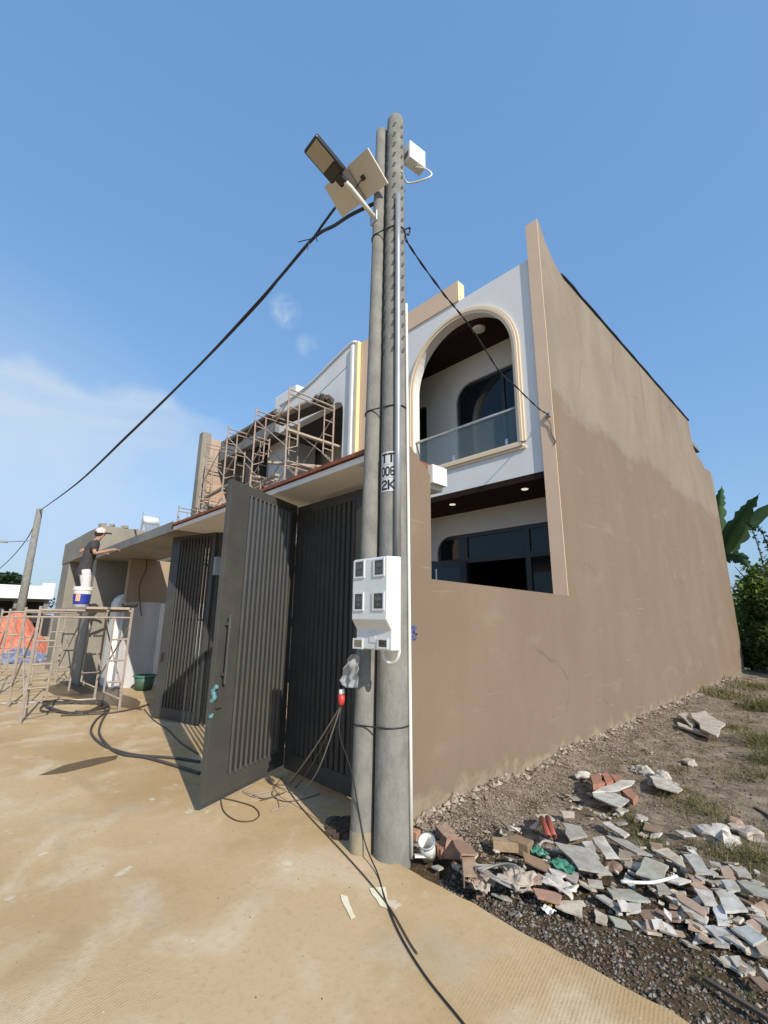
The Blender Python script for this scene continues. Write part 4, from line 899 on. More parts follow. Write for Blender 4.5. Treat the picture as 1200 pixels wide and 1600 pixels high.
for y in (-6, -3, 0, 2.4, 4.2, 6.1): P(-46, -45.6, y-.15, y+.15, 0, 2.85).build('post', greyslab_m, fb)
m_ = MB()
for i in range(16):
    y = random.uniform(-2, 5.8); P(-44.6+random.uniform(-.5, .3), -44, y, y+random.uniform(.3, 1.0), 0, random.uniform(.6, 2.2)).build('stored_goods', room_m, fb)
sh_ = thing('solar_heater', (-26, 7.4, 0), 'rooftop solar water heater with white tank beyond the canopy', 'water heater')
z0 = on(235, 832, 0, -26).z-.5; yA = on(224, 812, 0, -26).y; yB = on(247, 812, 0, -26).y; zT = on(235, 814, 0, -26).z
MB().tube([(-26, yA, zT), (-26, yB, zT)], .22, 14).build('tank', white_m, sh_, smooth=True)
m_ = MB()
for i in range(9): y = yA+.05+(yB-yA-.1)*i/8; m_.tube([(-25.8, y, zT-.15), (-24.9, y, z0)], .03, 5)
m_.build('tube_array', zinc_m, sh_)
m_ = MB()
for y in (yA, yB): m_.tube([(-26, y, zT-.1), (-26.2, y, z0-.4)], .03, 5); m_.tube([(-25.8, y, zT-.1), (-24.9, y, z0-.1)], .03, 5)
m_.tube([(-26, yA-.05, zT), (-26, yA-.05, zT+.45)], .02, 5); m_.tube([(-26, yA-.05, z0), (-26, yA-.05, zT)], .035, 5); m_.tube([(-26, yB+.05, zT), (-26, yB+.05, zT+.3)], .02, 5); m_.build('stand', zinc_m, sh_)
rh = thing('house', (-25, 9, 0), 'distant house roof under the solar water heater', 'house')
P(-29, -24.5, 6.2, 12, 0, z0-.35).build('wall', raw_m, rh); P(-29.2, -24.3, 6.0, 12.2, z0-.35, z0-.1).build('roof', greyslab_m, rh)

# ================================================================== vegetation
def leaf_quad(mb, c, size, col, droop=.3):
    d = Vector((random.gauss(0, 1), random.gauss(0, 1), random.gauss(0, .6))).normalized(); s_ = d.cross(Vector((random.gauss(0, .4), random.gauss(0, .4), 1))).normalized()
    mb.cur = col; a = c-d*size*.5; b = c+d*size*.5+Vector((0, 0, -droop*size*.4)); m = (a+b)/2+Vector((0, 0, size*.08)); wv = s_*size*.26
    mb.add([a, m+wv, b, m-wv], [(0, 1, 2, 3)])
def crown(c, rx, ry, rz, n, size, tone, clumps=9):
    mb = MB(); cs_ = []
    for _ in range(clumps):
        v = Vector((random.uniform(-1, 1), random.uniform(-1, 1), random.uniform(-.8, 1))); v = v.normalized()*random.uniform(.35, .95)
        cs_.append((Vector((v.x*rx*.75, v.y*ry*.75, v.z*rz*.75)), random.uniform(.3, .55), random.uniform(.7, 1.35)))
    for _ in range(n):
        o_, r_, k_ = random.choice(cs_); v = Vector((random.gauss(0, 1), random.gauss(0, 1), random.gauss(0, 1))).normalized()*(random.random()**.4)*r_
        kk = k_*random.uniform(.6, 1.4); leaf_quad(mb, Vector(c)+o_+Vector((v.x*rx, v.y*ry, v.z*rz)), size*random.uniform(.6, 1.4), (tone[0]*kk, tone[1]*kk, tone[2]*kk))
    return mb
def tree(x, y, h, r, label, m=leafd_m, tone=(.03, .055, .02), n=1500, size=.5, name='tree', group=None, cat='tree', trunk=True):
    t = thing(name, (x, y, 0), label, cat, group)
    tk = MB(); top_ = Vector((x+random.uniform(-.2, .2)*r, y, h*.72)); tk.tube([(x, y, -.1), (x+.05*r, y, h*.35), top_], [.07*r, .05*r, .02*r], 7)
    for i in range(5): a = random.uniform(0, 6.3); tk.tube([(x+.03*r, y, h*(.3+.08*i)), (x+math.cos(a)*r*.6, y+math.sin(a)*r*.6, h*(.55+.08*i))], [.03*r, .01*r], 5)
    tk.build('trunk' if trunk else 'stem', trunk_m, t); (crown((x, y, h*.66), r, r, h*.36, n, size, tone) if trunk else crown((x, y, h*.49), r, r, h*.52, n, size, tone, 16)).build('crown', m, t); return t
for i, (x, y, h, r, lb) in enumerate(((-62, 4.6, 6.2, 3.2, 'rounded dark tree rising above the far white building'), (-75, 2.0, 4.4, 4.5, 'broad dark tree behind the middle of the far white building'), (-78, -4.5, 4.3, 4.2, 'dark tree behind the near end of the far white building'), (-90, 9.5, 5.6, 5, 'dark tree behind the end block of the far white building'))):
    tree(x, y, h, r, lb, n=1800, size=.55, group='trees beyond the far white building')

def banana(x, y, leaves, label, h=4.4):
    t = thing('banana_plant', (x, y, 0), label, 'banana plant', 'banana plants behind the house')
    MB().tube([(x, y, -.1), (x+.05, y, h*.5), (x, y, h)], [.16, .12, .07], 10).build('stem', mat('banana_stem', (.16, .17, .07), .8, (.10, .09, .045), 5), t, smooth=True)
    for (ang, lean, ln, wd_, k) in leaves:
        mb = MB(); d = Vector((math.cos(ang), math.sin(ang), 0)); s_ = Vector((-d.y, d.x, 0)); n_ = 16
        for j in range(n_+1):
            u = j/n_; el = lean-u*1.0; 
            p = Vector((x, y, h-.1)) + d*ln*(math.sin(u*1.1)*math.cos(lean)*.9+u*.1) + Vector((0, 0, ln*(math.sin(lean)*u-.28*u*u*math.cos(lean)*1.4)))
            ww = wd_*(math.sin(min(1, u*1.15+.08)*math.pi)**.6 if u < .9 else .55*(1-u)*10*.5) if u > .06 else .03
            jag = 1-.25*(random.random() < .25)
            for a in (-1, -.5, 0, .5, 1): mb.v.append(p+s_*a*ww*jag+Vector((0, 0, -.35*abs(a)*ww+.02*random.random())))
        for j in range(n_):
            for i in range(4):
                q = j*5+i; kk = k*random.uniform(.85, 1.15); mb.f.append((q, q+1, q+6, q+5)); mb.c.append((.055*kk, .12*kk, .03*kk))
        mb.build('leaf', ban_m, t, smooth=True)
bt_ = thing('banana_plant', (-3.0, 20, 0), 'banana plant with long dark leaves rising behind the wall end', 'banana plant', 'banana plants behind the house')
b_top = on(1122, 872, 1, 20.0); MB().tube([(b_top.x, 20, -.1), (b_top.x+.04, 20, b_top.z*.5), b_top], [.17, .13, .08], 10).build('stem', mat('banana_stem', (.16, .17, .07), .8, (.10, .09, .045), 5), bt_, smooth=True)
for rib, ww, dy, kL, kR in (([(1124, 868), (1122, 825), (1124, 785), (1128, 756)], .24, .2, .55, 1.7), ([(1124, 872), (1140, 836), (1162, 800), (1187, 770)], .30, -.5, .6, .75), ([(1126, 870), (1150, 838), (1180, 806), (1222, 780)], .30, .6, .8, .65), ([(1122, 872), (1112, 830), (1098, 800), (1080, 782)], .30, .3, .8, .7), ([(1124, 874), (1142, 866), (1160, 872), (1172, 890)], .25, -.8, .9, .6), ([(1120, 874), (1118, 845), (1112, 818), (1100, 800)], .24, -.9, 1., .8)):
    rp_ = spline([on(a, b, 1, 20+dy*i/3) for i, (a, b) in enumerate(rib)], 7); mb = MB(); n_ = len(rp_)
    for j, p in enumerate(rp_):
        u = j/(n_-1); t_ = (rp_[min(j+1, n_-1)]-rp_[max(j-1, 0)]).normalized(); sd_ = t_.cross(Vector((.2, -.9, .35))).normalized(); up_ = sd_.cross(t_).normalized()
        wj = ww*(math.sin(min(1, .12+u*.95)*math.pi)**.55 if u > .12 else .12)*(1 if random.random() > .3 else random.uniform(.45, .8))
        for a in (-1, -.5, 0, .5, 1): mb.v.append(p+sd_*a*wj-up_*abs(a)*wj*.45+Vector((0, 0, -.05*abs(a)*random.random())))
    for j in range(n_-1):
        for i in range(4):
            q = j*5+i; kk = (kL if i < 2 else kR)*(.72+.55*((j*7919 % 13)/13))*random.uniform(.92, 1.08); mb.f.append((q, q+1, q+6, q+5)); mb.c.append((.035*kk, .08*kk, .02*kk))
    mb.build('leaf', ban_m, bt_, smooth=True)
banana(-1.2, 24, [(R(200), R(40), 2.2, .3, .8), (R(-60), R(30), 2.1, .3, .9), (R(70), R(55), 2.2, .3, 1.), (R(130), R(20), 2, .3, .7)], 'smaller banana plant farther back behind the shrubs', 3.2)
for i, (x, y, h, r, lb, tone) in enumerate(((-2.3, 20.2, 4.0, 1.05, 'bright leafy shrub directly behind the far wall corner', (.19, .25, .06)), (-1.55, 19.3, 3.3, 1.0, 'dense green shrub right of the far wall corner', (.13, .18, .05)), (-2.1, 18.95, 1.7, .65, 'low dark shrub at the foot of the far wall corner', (.06, .09, .03)), (-2.72, 19.2, 1.3, .5, 'smallest bush touching the end of the taupe wall', (.07, .10, .03)), (-.9, 20.5, 4.4, 1.3, 'tall dark shrub at the right edge behind the lot', (.05, .08, .03)), (.3, 18.0, 3.0, 1.2, 'wide green shrub beyond the right edge of the lot', (.09, .13, .04)))):
    tree(x, y, h, r, lb, leaf_m, tone, 5200, .19, 'shrub', 'shrubs behind the house', 'shrub', False)
vn = thing('climbing_vine', (-1.8, 19.4, 0), 'thin vine shoots rising above the shrubs', 'vine', None); m_ = MB(); lm_ = MB()
for k, (bx, hh) in enumerate(((-2.0, 4.9), (-1.75, 4.75), (-1.6, 4.3))):
    ptsv = spline([(bx, 19.4, 2.6), (bx+.02, 19.4, 3.6), (bx-.08, 19.4, hh-.3), (bx-.2, 19.4, hh)], 6); m_.tube(ptsv, .018, 5)
    for p in ptsv[4:]:
        for _ in range(4): leaf_quad(lm_, p+Vector((random.gauss(0, .05), random.gauss(0, .05), random.gauss(0, .05))), .14, (.03, .055, .02))
m_.build('stem', trunk_m, vn); lm_.build('foliage', leafd_m, vn)

# grass and weeds on the lot
for i, (x, y, h, r, lb) in enumerate(((-1.9, 23.5, 3.4, 1.5, 'bushy shrub in the second row behind the wall corner'), (-3.2, 26, 3.0, 1.6, 'farther shrub hidden partly by the house wall'), (.8, 24, 3.6, 1.6, 'dark shrub beyond the right edge in the second row'), (-1.0, 30, 3.2, 2.2, 'wide shrub farthest back on the lot'))):
    tree(x, y, h, r, lb, leaf_m, (.05, .085, .025), 3000, .24, 'shrub', 'shrubs behind the house', 'shrub', False)
gr = MB()
def tuft(c, rad_, n, hgt_, cols):
    for _ in range(n):
        a = random.uniform(0, 6.28); r_ = rad_*1.25*random.random(); x = c[0]+r_*math.cos(a)*random.uniform(.7, 1.2); y = c[1]+r_*1.0*math.sin(a); z = dirt_z(x, y) if y > 2.4 else 0
        d = Vector((random.gauss(0, .9), random.gauss(0, .9), .9)).normalized(); h_ = hgt_*random.uniform(.4, 1.1); s_ = Vector((random.gauss(0, 1), random.gauss(0, 1), 0)).normalized()*.0035*max(1, c[1]/5)
        k = random.choice(cols); kk = random.uniform(.7, 1.3); gr.cur = tuple(v*kk for v in k); p = Vector((x, y, z-.01)); m1_ = p+d*h_*.6; e = p+d*h_+Vector((d.x*h_*.5, d.y*h_*.5, -h_*.18))
        gr.add([p-s_, p+s_, m1_+s_*.7, m1_-s_*.7], [(0, 1, 2, 3)]); gr.add([m1_-s_*.7, m1_+s_*.7, e], [(0, 1, 2)])
DRY = [(.27, .22, .10), (.20, .17, .07), (.34, .28, .15), (.15, .13, .05)]; GRN = [(.07, .10, .03), (.10, .12, .04), (.17, .16, .07)]
for (px, py, r_, n_, h_, cols) in ((1085, 1255, .26, 380, .13, DRY+GRN[:1]), (1050, 1235, .18, 220, .12, DRY), (1110, 1275, .22, 260, .12, DRY), (985, 1285, .13, 240, .10, GRN), (1000, 1305, .15, 300, .10, GRN), (1030, 1320, .10, 160, .09, GRN), (970, 1265, .08, 110, .08, GRN), (1150, 1325, .22, 340, .13, DRY+GRN), (1190, 1340, .22, 300, .14, DRY+GRN), (1120, 1330, .12, 130, .10, DRY), (1080, 1320, .08, 90, .09, GRN), (1000, 1198, .10, 120, .12, GRN), (1055, 1203, .16, 160, .09, DRY), (1123, 1086, .45, 500, .24, GRN+DRY), (1140, 1092, .3, 220, .18, DRY+GRN), (1185, 1075, .7, 600, .24, GRN+DRY), (1137, 1137, .28, 260, .16, DRY+GRN), (1190, 1210, .3, 260, .14, DRY), (1150, 1210, .3, 130, .1, DRY), (1198, 1110, .35, 500, .38, GRN), (1200, 1165, .3, 420, .35, GRN), (1205, 1190, .2, 260, .3, GRN), (1090, 1500, .05, 60, .06, GRN), (1105, 1520, .05, 50, .06, GRN), (1195, 1440, .06, 60, .08, GRN), (1165, 1540, .05, 40, .06, GRN), (1190, 1295, .2, 160, .1, DRY)):
    tuft(at(px, py, .02), r_, n_, h_, cols)
for _ in range(60): tuft((random.uniform(-2.5, .5), random.uniform(6, 18), 0), .12, 14, .10, DRY)
tag(gr.build('grass', grass_m), 'patchy dry and green grass growing on the bare lot', 'grass', kind='stuff')

# ================================================================== rubble
def shard(poly, z, thick, col, label, name='tile_shard', cat='tile', group=None, tilt=.02, m=shard_m):
    pts_ = [at(a, b, z) for a, b in poly]; c = sum(pts_, Vector())/len(pts_); tx, ty = random.uniform(-tilt, tilt)*4, random.uniform(-tilt, tilt)*4
    n_ = len(pts_); mb = MB(); mb.cur = col; 
    # roughen the broken outline
    o_ = []
    for i in range(n_):
        a, b = pts_[i], pts_[(i+1) % n_]; o_.append(a)
        for f_ in (.36, .7):
            p = a.lerp(b, f_); e = (b-a); nn = Vector((-e.y, e.x, 0)); o_.append(p+nn*random.uniform(-.045, .045))
    pts_ = [p+Vector((0, 0, (p.x-c.x)*tx+(p.y-c.y)*ty)) for p in o_]; n_ = len(pts_)
    mb.add(pts_+[p-Vector((0, 0, thick)) for p in pts_], [tuple(range(n_)), tuple(range(2*n_-1, n_-1, -1))]+[(i, i+n_, (i+1) % n_+n_, (i+1) % n_) for i in range(n_)])
    o = mb.build(name, m, bevel=.0015); tag(o, label, cat, group); return o
def Q(pl): return [(850+a/3.4286, 1150+b/3.4286) for a, b in pl]
def Q4(pl): return [(620+a/4, 1150+b/4) for a, b in pl]
W_ = (.64, .60, .53); CR = (.58, .51, .39); GRY = (.42, .40, .35); GG = (.40, .41, .34); BR = (.23, .15, .10); TC_ = (.42, .185, .12); PK = (.45, .31, .23); BLU = (.55, .54, .50)
GP = 'broken tile pieces tipped beside the road'
big = [
 (Q([(55, 575), (225, 590), (365, 728), (185, 715)]), .10, GRY, 'largest grey brown slab lying tilted in the rubble'),
 (Q([(260, 545), (320, 540), (402, 648), (330, 642)]), .09, W_, 'pale rectangular tile right of the large grey brown slab'),
 (Q([(200, 560), (256, 560), (298, 655), (268, 645)]), .08, W_, 'narrow pale tile strip touching the large grey brown slab'),
 (Q([(540, 650), (668, 692), (630, 767), (490, 735)]), .09, GG, 'square greenish grey tile in the middle of the rubble'),
 (Q([(590, 612), (662, 594), (740, 650), (758, 708), (722, 690)]), .10, CR, 'curled cream tile piece above the square greenish tile'),
 (Q([(745, 630), (822, 632), (903, 738), (815, 732)]), .08, BLU, 'long pale blue grey tile at the back of the rubble'),
 (Q([(330, 530), (450, 555), (582, 638), (500, 632)]), .07, GRY, 'long grey tile strip below the green weeds'),
 (Q([(400, 600), (512, 638), (498, 655), (400, 655)]), .06, (.33, .27, .21), 'brown grey slab tucked under the grey strip'),
 (Q([(310, 465), (350, 457), (458, 522), (430, 542)]), .07, W_, 'white strip of tile by the green weeds'),
 (Q([(485, 430), (530, 427), (556, 445), (520, 456)]), .06, W_, 'small white lump beside the weeds'),
 (Q([(258, 290), (410, 238), (487, 243), (470, 265), (400, 287)]), .12, W_, 'white board lying across the terracotta bricks'),
 (Q([(258, 298), (360, 287), (457, 340), (400, 387), (265, 325)]), .10, (.55, .55, .48), 'pale cracked board below the terracotta bricks'),
 (Q([(565, 215), (640, 203), (742, 280), (720, 305), (600, 277)]), .08, (.60, .55, .47), 'whitish lump of plaster near the dry grass'),
 (Q([(60, 888), (212, 884), (206, 962), (60, 908)]), .03, CR, 'cream tile at the road side left of the pile'),
 (Q([(270, 928), (338, 962), (338, 1002), (275, 985)]), .02, CR, 'small cream tile at the front of the pile'),
 (Q([(345, 963), (440, 984), (472, 1027), (380, 1012)]), .02, GG, 'greenish grey tile at the front between two cream ones'),
 (Q([(465, 983), (560, 998), (634, 1062), (555, 1055)]), .02, CR, 'pointed cream tile at the front edge of the pile'),
 (Q([(335, 808), (462, 813), (572, 886), (370, 872)]), .06, GG, 'broad greenish slab across the middle of the pile'),
 (Q([(490, 928), (622, 930), (647, 1017), (560, 1012)]), .03, BR, 'brown tile near the front of the pile'),
 (Q([(610, 933), (722, 943), (747, 987), (640, 967)]), .035, (.30, .19, .13), 'second brown tile right of the front brown tile'),
 (Q([(730, 903), (882, 970), (868, 1002), (760, 950)]), .06, W_, 'long pale tile in front of the pinkish slab'),
 (Q([(700, 838), (800, 878), (872, 930), (860, 962), (720, 882)]), .07, PK, 'pinkish slab right of the pile centre'),
 (Q([(800, 813), (902, 838), (932, 902), (858, 890)]), .08, W_, 'white tile overlapping the pinkish slab'),
 (Q([(905, 898), (967, 908), (993, 1008), (930, 1002)]), .07, (.66, .66, .64), 'bright white upright tile piece on the right'),
 (Q([(915, 833), (1010, 838), (1093, 926), (970, 937)]), .09, BLU, 'large bluish grey square tile on the right of the pile'),
 (Q([(855, 1018), (960, 1008), (1042, 1080), (960, 1112)]), .05, (.54, .54, .52), 'light grey tile in the lower right of the pile'),
 (Q([(955, 1063), (1010, 1063), (1080, 1145)]), .07, W_, 'triangular white shard on the light grey tile'),
 (Q([(995, 1023), (1090, 1008), (1193, 1080), (1120, 1117)]), .07, (.44, .47, .46), 'dull grey green tile at the lower right'),
 (Q([(805, 1038), (882, 1082), (840, 1097)]), .03, CR, 'small cream triangle by the damp soil'),
 (Q([(725, 1078), (800, 1108), (842, 1142), (770, 1117)]), .02, CR, 'thin cream sliver at the front right'),
 (Q([(905, 1168), (980, 1208), (960, 1215)]), .02, CR, 'tiny cream splinter on the gravel'),
 (Q([(985, 1213), (1060, 1218), (1132, 1272), (1055, 1277)]), .02, (.66, .60, .50), 'cream tile lying alone on the gravel'),
 (Q([(940, 703), (1000, 708), (1028, 757), (960, 750)]), .07, PK, 'pinkish tile near the dry grass on the right'),
 (Q([(945, 768), (1020, 773), (1052, 822), (985, 826)]), .08, BLU, 'pale blue tile below the pinkish one on the right'),
 (Q([(1030, 768), (1130, 773), (1215, 830), (1215, 872), (1120, 850)]), .09, GG, 'large greyish cream tile at the right edge'),
 (Q([(1000, 698), (1080, 708), (1112, 750), (1040, 740)]), .07, GRY, 'grey tile behind the greyish cream one'),
 (Q([(770, 738), (840, 743), (862, 782), (800, 787)]), .06, PK, 'pink brown tile below the long blue grey tile'),
 (Q([(600, 798), (640, 783), (702, 850), (610, 840)]), .06, GRY, 'grey tile beside the white pipe'),
 (Q([(230, 763), (310, 773), (322, 812), (240, 797)]), .05, (.50, .46, .38), 'small grey cream tile under the large slab'),
 (Q([(430, 668), (522, 678), (500, 717), (430, 692)]), .05, (.36, .30, .24), 'brown grey tile left of the square greenish tile'),
 (Q([(1080, 948), (1150, 958), (1215, 1002), (1215, 1035)]), .06, GRY, 'grey tile piece at the right edge below the blue tile'),
 (Q([(1130, 1118), (1215, 1098), (1215, 1185), (1160, 1162)]), .06, (.48, .38, .27), 'tan slab at the right edge of the pile'),
 (Q([(1150, 1233), (1215, 1260), (1215, 1312)]), .03, W_, 'white shard at the right edge of the gravel'),
 (Q([(425, 895), (520, 892), (520, 930), (440, 945)]), .045, (.50, .47, .44), 'pale tile behind the front brown tile'),
 (Q([(700, 505), (760, 508), (815, 530), (750, 535)]), .06, W_, 'thin white slab lying beyond the pile'),
 (Q([(680, 1035), (740, 1040), (760, 1070), (700, 1062)]), .03, PK, 'small reddish tile on the damp soil'),
 (Q4([(350, 640), (432, 650), (502, 742), (402, 746)]), .13, (.34, .20, .13), 'brown tile propped on the bricks by the road corner'),
 (Q4([(755, 832), (920, 868), (905, 922), (808, 922)]), .06, PK, 'pinkish slab nearest the cable coil'),
 (Q4([(850, 953), (1032, 973), (1022, 1042), (880, 1012)]), .05, (.45, .25, .18), 'reddish brown tile by the yellow scrap'),
 (Q4([(970, 838), (1132, 833), (1122, 922), (1080, 902)]), .07, (.42, .36, .31), 'grey brown tile under the green cloth'),
 (Q4([(788, 728), (962, 788), (962, 842), (800, 782)]), .08, (.30, .19, .11), 'long brown tile above the pinkish slab'),
 (Q4([(860, 490), (940, 478), (990, 520), (900, 540)]), .08, (.52, .46, .38), 'pale slab under the red pipes'),
 (Q4([(1030, 470), (1110, 475), (1110, 500), (1040, 500)]), .07, (.56, .47, .38), 'small beige slab above the red pipes'),
 (Q4([(1030, 540), (1150, 560), (1190, 620), (1080, 650)]), .07, GRY, 'grey dusty slab right of the red pipes'),
 (Q4([(640, 510), (680, 528), (742, 592), (700, 592)]), .08, (.30, .25, .20), 'grey board end sticking out by the wall'),
]
for poly, z, col, lb in big: shard(poly, z+.0, .012, col, lb, group=GP)
for poly, z, col, lb in ((Q([(243, 200), (290, 188), (327, 255), (263, 272)]), .11, TC_, 'left terracotta brick by the wall'), (Q([(305, 200), (337, 194), (372, 240), (335, 257)]), .115, (.52, .19, .12), 'brightest orange red brick by the wall'), (Q([(350, 205), (385, 205), (425, 236), (385, 245)]), .09, TC_, 'thin terracotta brick behind the white board'), (Q([(408, 280), (450, 267), (503, 320), (476, 342)]), .10, TC_, 'terracotta brick right of the white board')):
    shard(poly, z, .05, col, lb, 'brick', 'brick', 'terracotta bricks by the wall', m=rubble_m)
for px, py, r_, col, lb in ((1000, 1205, .10, W_, 'whitish plaster lump beside the small weeds'), (1035, 1222, .13, (.55, .50, .43), 'broad plaster lump above the dry grass'), (1130, 1310, .12, W_, 'pale plaster lump right of the dry grass'), (1165, 1300, .10, (.52, .45, .38), 'beige plaster lump near the right edge'), (1150, 1285, .06, (.50, .30, .22), 'small reddish lump near the right edge'), (908, 1212, .06, W_, 'white lump by the terracotta bricks'), (955, 1355, .05, (.3, .2, .14), 'brown clod between the tiles'), (1075, 1190, .08, (.5, .44, .36), 'beige lump farther along the wall'), (940, 1215, .05, W_, 'small white lump right of the bricks')):
    c_ = at(px, py, .02); lm = MB(); lm.cur = col; lm.lathe(c_, [(0, -.4*r_)]+[(r_*math.sin(R(20*i))**.8, -r_*.45*math.cos(R(20*i))) for i in range(1, 9)]+[(0, .42*r_)], 14)
    for v in lm.v: v += (v-c_)*.9*noise.noise(v*9)+(v-c_)*.5*noise.noise(v*23)
    tag(lm.build('plaster_lump', rubble_m), lb, 'lump', 'plaster lumps on the lot')
FB = 'far broken boards by the wall'
def Q9(pl): return [(900+a/3.5567, 700+b/3.5556) for a, b in pl]
for poly, z, col, lb in ((Q9([(640, 1480), (720, 1470), (830, 1530), (780, 1585), (690, 1550)]), .16, (.56, .50, .42), 'large pale board far back by the wall'), (Q9([(565, 1485), (620, 1478), (660, 1530), (640, 1540)]), .12, (.50, .43, .36), 'narrow board left of the far pale board'), (Q9([(565, 1525), (740, 1580), (735, 1592), (570, 1545)]), .08, (.55, .49, .41), 'long thin strip in front of the far pale board')):
    shard(poly, z, .03, col, lb, 'broken_board', 'board', FB, m=rubble_m)
rp = thing('red_pipe', at(855, 1295, .1), 'pair of short red pipes lying in the rubble', 'pipe')
for (a, b, c, d) in ((905, 515, 950, 628), (942, 512, 982, 625)):
    p0 = at(620+a/4, 1150+b/4, .12); p1 = at(620+c/4, 1150+d/4, .09); MB().tube([p0, p1], .021, 12).build('tube', mat('red_brown_pipe', (.34, .08, .05), .5), rp, smooth=True); MB().tube([p1-(p1-p0).normalized()*-.001, p1+(p1-p0).normalized()*.003], .013, 10).build('bore_shade', black_m, rp)  # black plug on the pipe end paints the shade of its bore
# hollow bricks, brick blocks at the corner
def brick(c, l, w_, h, rz, col, label, holes=True, tilt=0):
    t = thing('hollow_brick', c, label, 'brick', 'clay bricks by the road corner'); Rm = Matrix.Rotation(rz, 3, 'Z') @ Matrix.Rotation(tilt, 3, 'Y'); F = lambda v: Vector(c)+Rm @ v
    mb = MB(); mb.cur = col
    if holes:
        t_ = h*.16; mb.box(-l, l, -w_, w_, -h, -h+t_, F); mb.box(-l, l, -w_, w_, h-t_, h, F)
        for y in (-w_, -w_*.12, w_*.76): mb.box(-l, l, y, y+w_*.24, -h+t_, h-t_, F)
        mb.box(-l*.98, l*.98, -w_*.74, w_*.74, -t_*.5, t_*.5, F)
        MB().box(-l*.8, l*.8, -w_*.75, w_*.75, -h+t_*1.1, h-t_*1.1, F).build('hollow', black_m, t)  # black filler paints the shade inside the brick's holes
    else: mb.box(-l, l, -w_, w_, -h, h, F)
    mb.build('clay_body', rubble_m, t, bevel=.004)
brick(at(733, 1360, .05), .085, .042, .042, R(-50), (.36, .24, .16), 'tan hollow brick standing by the road edge', True, R(20))
brick(at(703, 1330, .04), .08, .036, .034, R(20), (.44, .22, .15), 'red hollow brick beside the white can', True, R(-10)); brick(at(708, 1317, .08), .075, .036, .032, R(65), (.48, .26, .18), 'upper red hollow brick beside the white can', True, R(15)); brick(at(688, 1328, .03), .06, .03, .03, R(-20), (.40, .20, .13), 'broken red brick behind the white can', False)
brick(at(790, 1320, .05), .09, .042, .03, R(38), (.42, .29, .17), 'tan brick lying behind the coil of cable', False); brick(at(645, 1303, .05), .05, .03, .03, R(10), (.60, .30, .17), 'small orange brick bat touching the pole', False)
brick(at(697, 1304, .07), .09, .05, .03, R(-30), (.50, .31, .22), 'pinkish brick bat against the wall foot', False); brick(at(815, 1322, .05), .07, .05, .04, R(5), (.30, .19, .11), 'dark brown brick right of the tan brick', False); brick(at(752, 1375, .02), .08, .04, .025, R(70), (.48, .33, .24), 'dusty brick bat at the road edge', False); brick(at(806, 1372, .03), .10, .05, .03, R(-35), (.52, .42, .33), 'pale mortar covered brick below the coil', False)
# white can, strip, coil, cloths, pipe
cc = at(668, 1325, .07); cn = thing('paint_can', cc, 'small white paint can lying among the bricks', 'can'); Rm = Matrix.Rotation(R(30), 3, 'Z') @ Matrix.Rotation(R(35), 3, 'X')
MB().lathe(cc, [(0, -.07), (.052, -.07), (.056, .07), (.05, .07), (.046, -.05)], 18, lambda v: Rm @ v).build('can_body', bucket_m, cn, smooth=True); MB().lathe(cc, [(.056, .06), (.061, .062), (.061, .072), (.054, .075)], 18, lambda v: Rm @ v).build('rim', zinc_m, cn)
a, b = at(648, 1337, .03), at(675, 1337, .03); sb = MB(); beam(sb, a, b, .018, .006); tag(sb.build('plastic_strip', bucket_m), 'white plastic strip lying below the paint can', 'strip')
cb = MB(); cq_ = at(782, 1370, .05)
for k in range(3):
    cb.tube([cq_+Vector((math.cos(t*.26+k)*(.13+.02*k), math.sin(t*.26+k)*(.10+.015*k), .02+.03*math.sin(t*.4+k*2))) for t in range(19)], .006, 5)
tag(cb.build('wire_coil', gwire_m), 'loose coil of grey wire on the brown soil', 'coil')
def rag(c, sx, sy, m, label, name='cloth', seed=0, cat='cloth', h=.05):
    mb = MB(); n_ = 18
    for j in range(n_+1):
        for i in range(n_+1):
            u, v = i/n_-.5, j/n_-.5; mb.v.append(c+Vector((u*sx*(1+.3*noise.noise((v*4, seed, 0))), v*sy*(1+.3*noise.noise((u*4, seed, 5))), h*.7*(noise.noise((u*3.5, v*3.5, seed))+.35*noise.noise((u*8, v*8, seed))))))
    for j in range(n_):
        for i in range(n_): q = j*(n_+1)+i; mb.f.append((q, q+1, q+n_+2, q+n_+1)); mb.c.append(None)
    return tag(mb.build(name, m, smooth=True, solid=.003), label, cat)
rag(at(880, 1353, .08), .15, .10, green_m, 'torn green plastic net in the rubble', 'plastic_net', 2, 'net'); rag(at(842, 1330, .05), .12, .08, green_m, 'small green plastic scrap behind the net', 'plastic_scrap', 5, 'plastic')
rag(at(858, 1408, .02), .07, .07, mat('yellow_plastic', (.62, .36, .03), .5), 'crumpled yellow wrapper at the road side', 'wrapper', 7, 'wrapper', .03); rag(at(857, 1421, .015), .07, .05, bucket_m, 'white scrap of plastic below the yellow wrapper', 'plastic_scrap', 9, 'plastic', .02)
rag(at(752, 1382, .03), .12, .10, mat('pale_sack', (.50, .42, .33), .9, (.34, .27, .2), 20), 'dirty pale sack scrap at the road edge', 'sack', 11, 'sack'); rag(at(806, 1372, .07), .17, .22, mat('pale_sack', (.5, .42, .33)), 'pale torn sack between the coil and slabs', 'sack', 13, 'sack'); rag(at(872, 1383, .06), .20, .12, mat('whitish_sack', (.62, .58, .50), .9, (.42, .38, .32), 18), 'whitish torn bag under the large slab', 'sack', 15, 'sack')
pp = MB().tube(spline([at(970, 1377, .10), at(1000, 1379, .11), at(1025, 1378, .11), at(1058, 1369, .12)], 4), .009, 7); tag(pp.build('plastic_pipe', pvc_m, smooth=True), 'thin bent white pipe lying on the tiles', 'pipe')
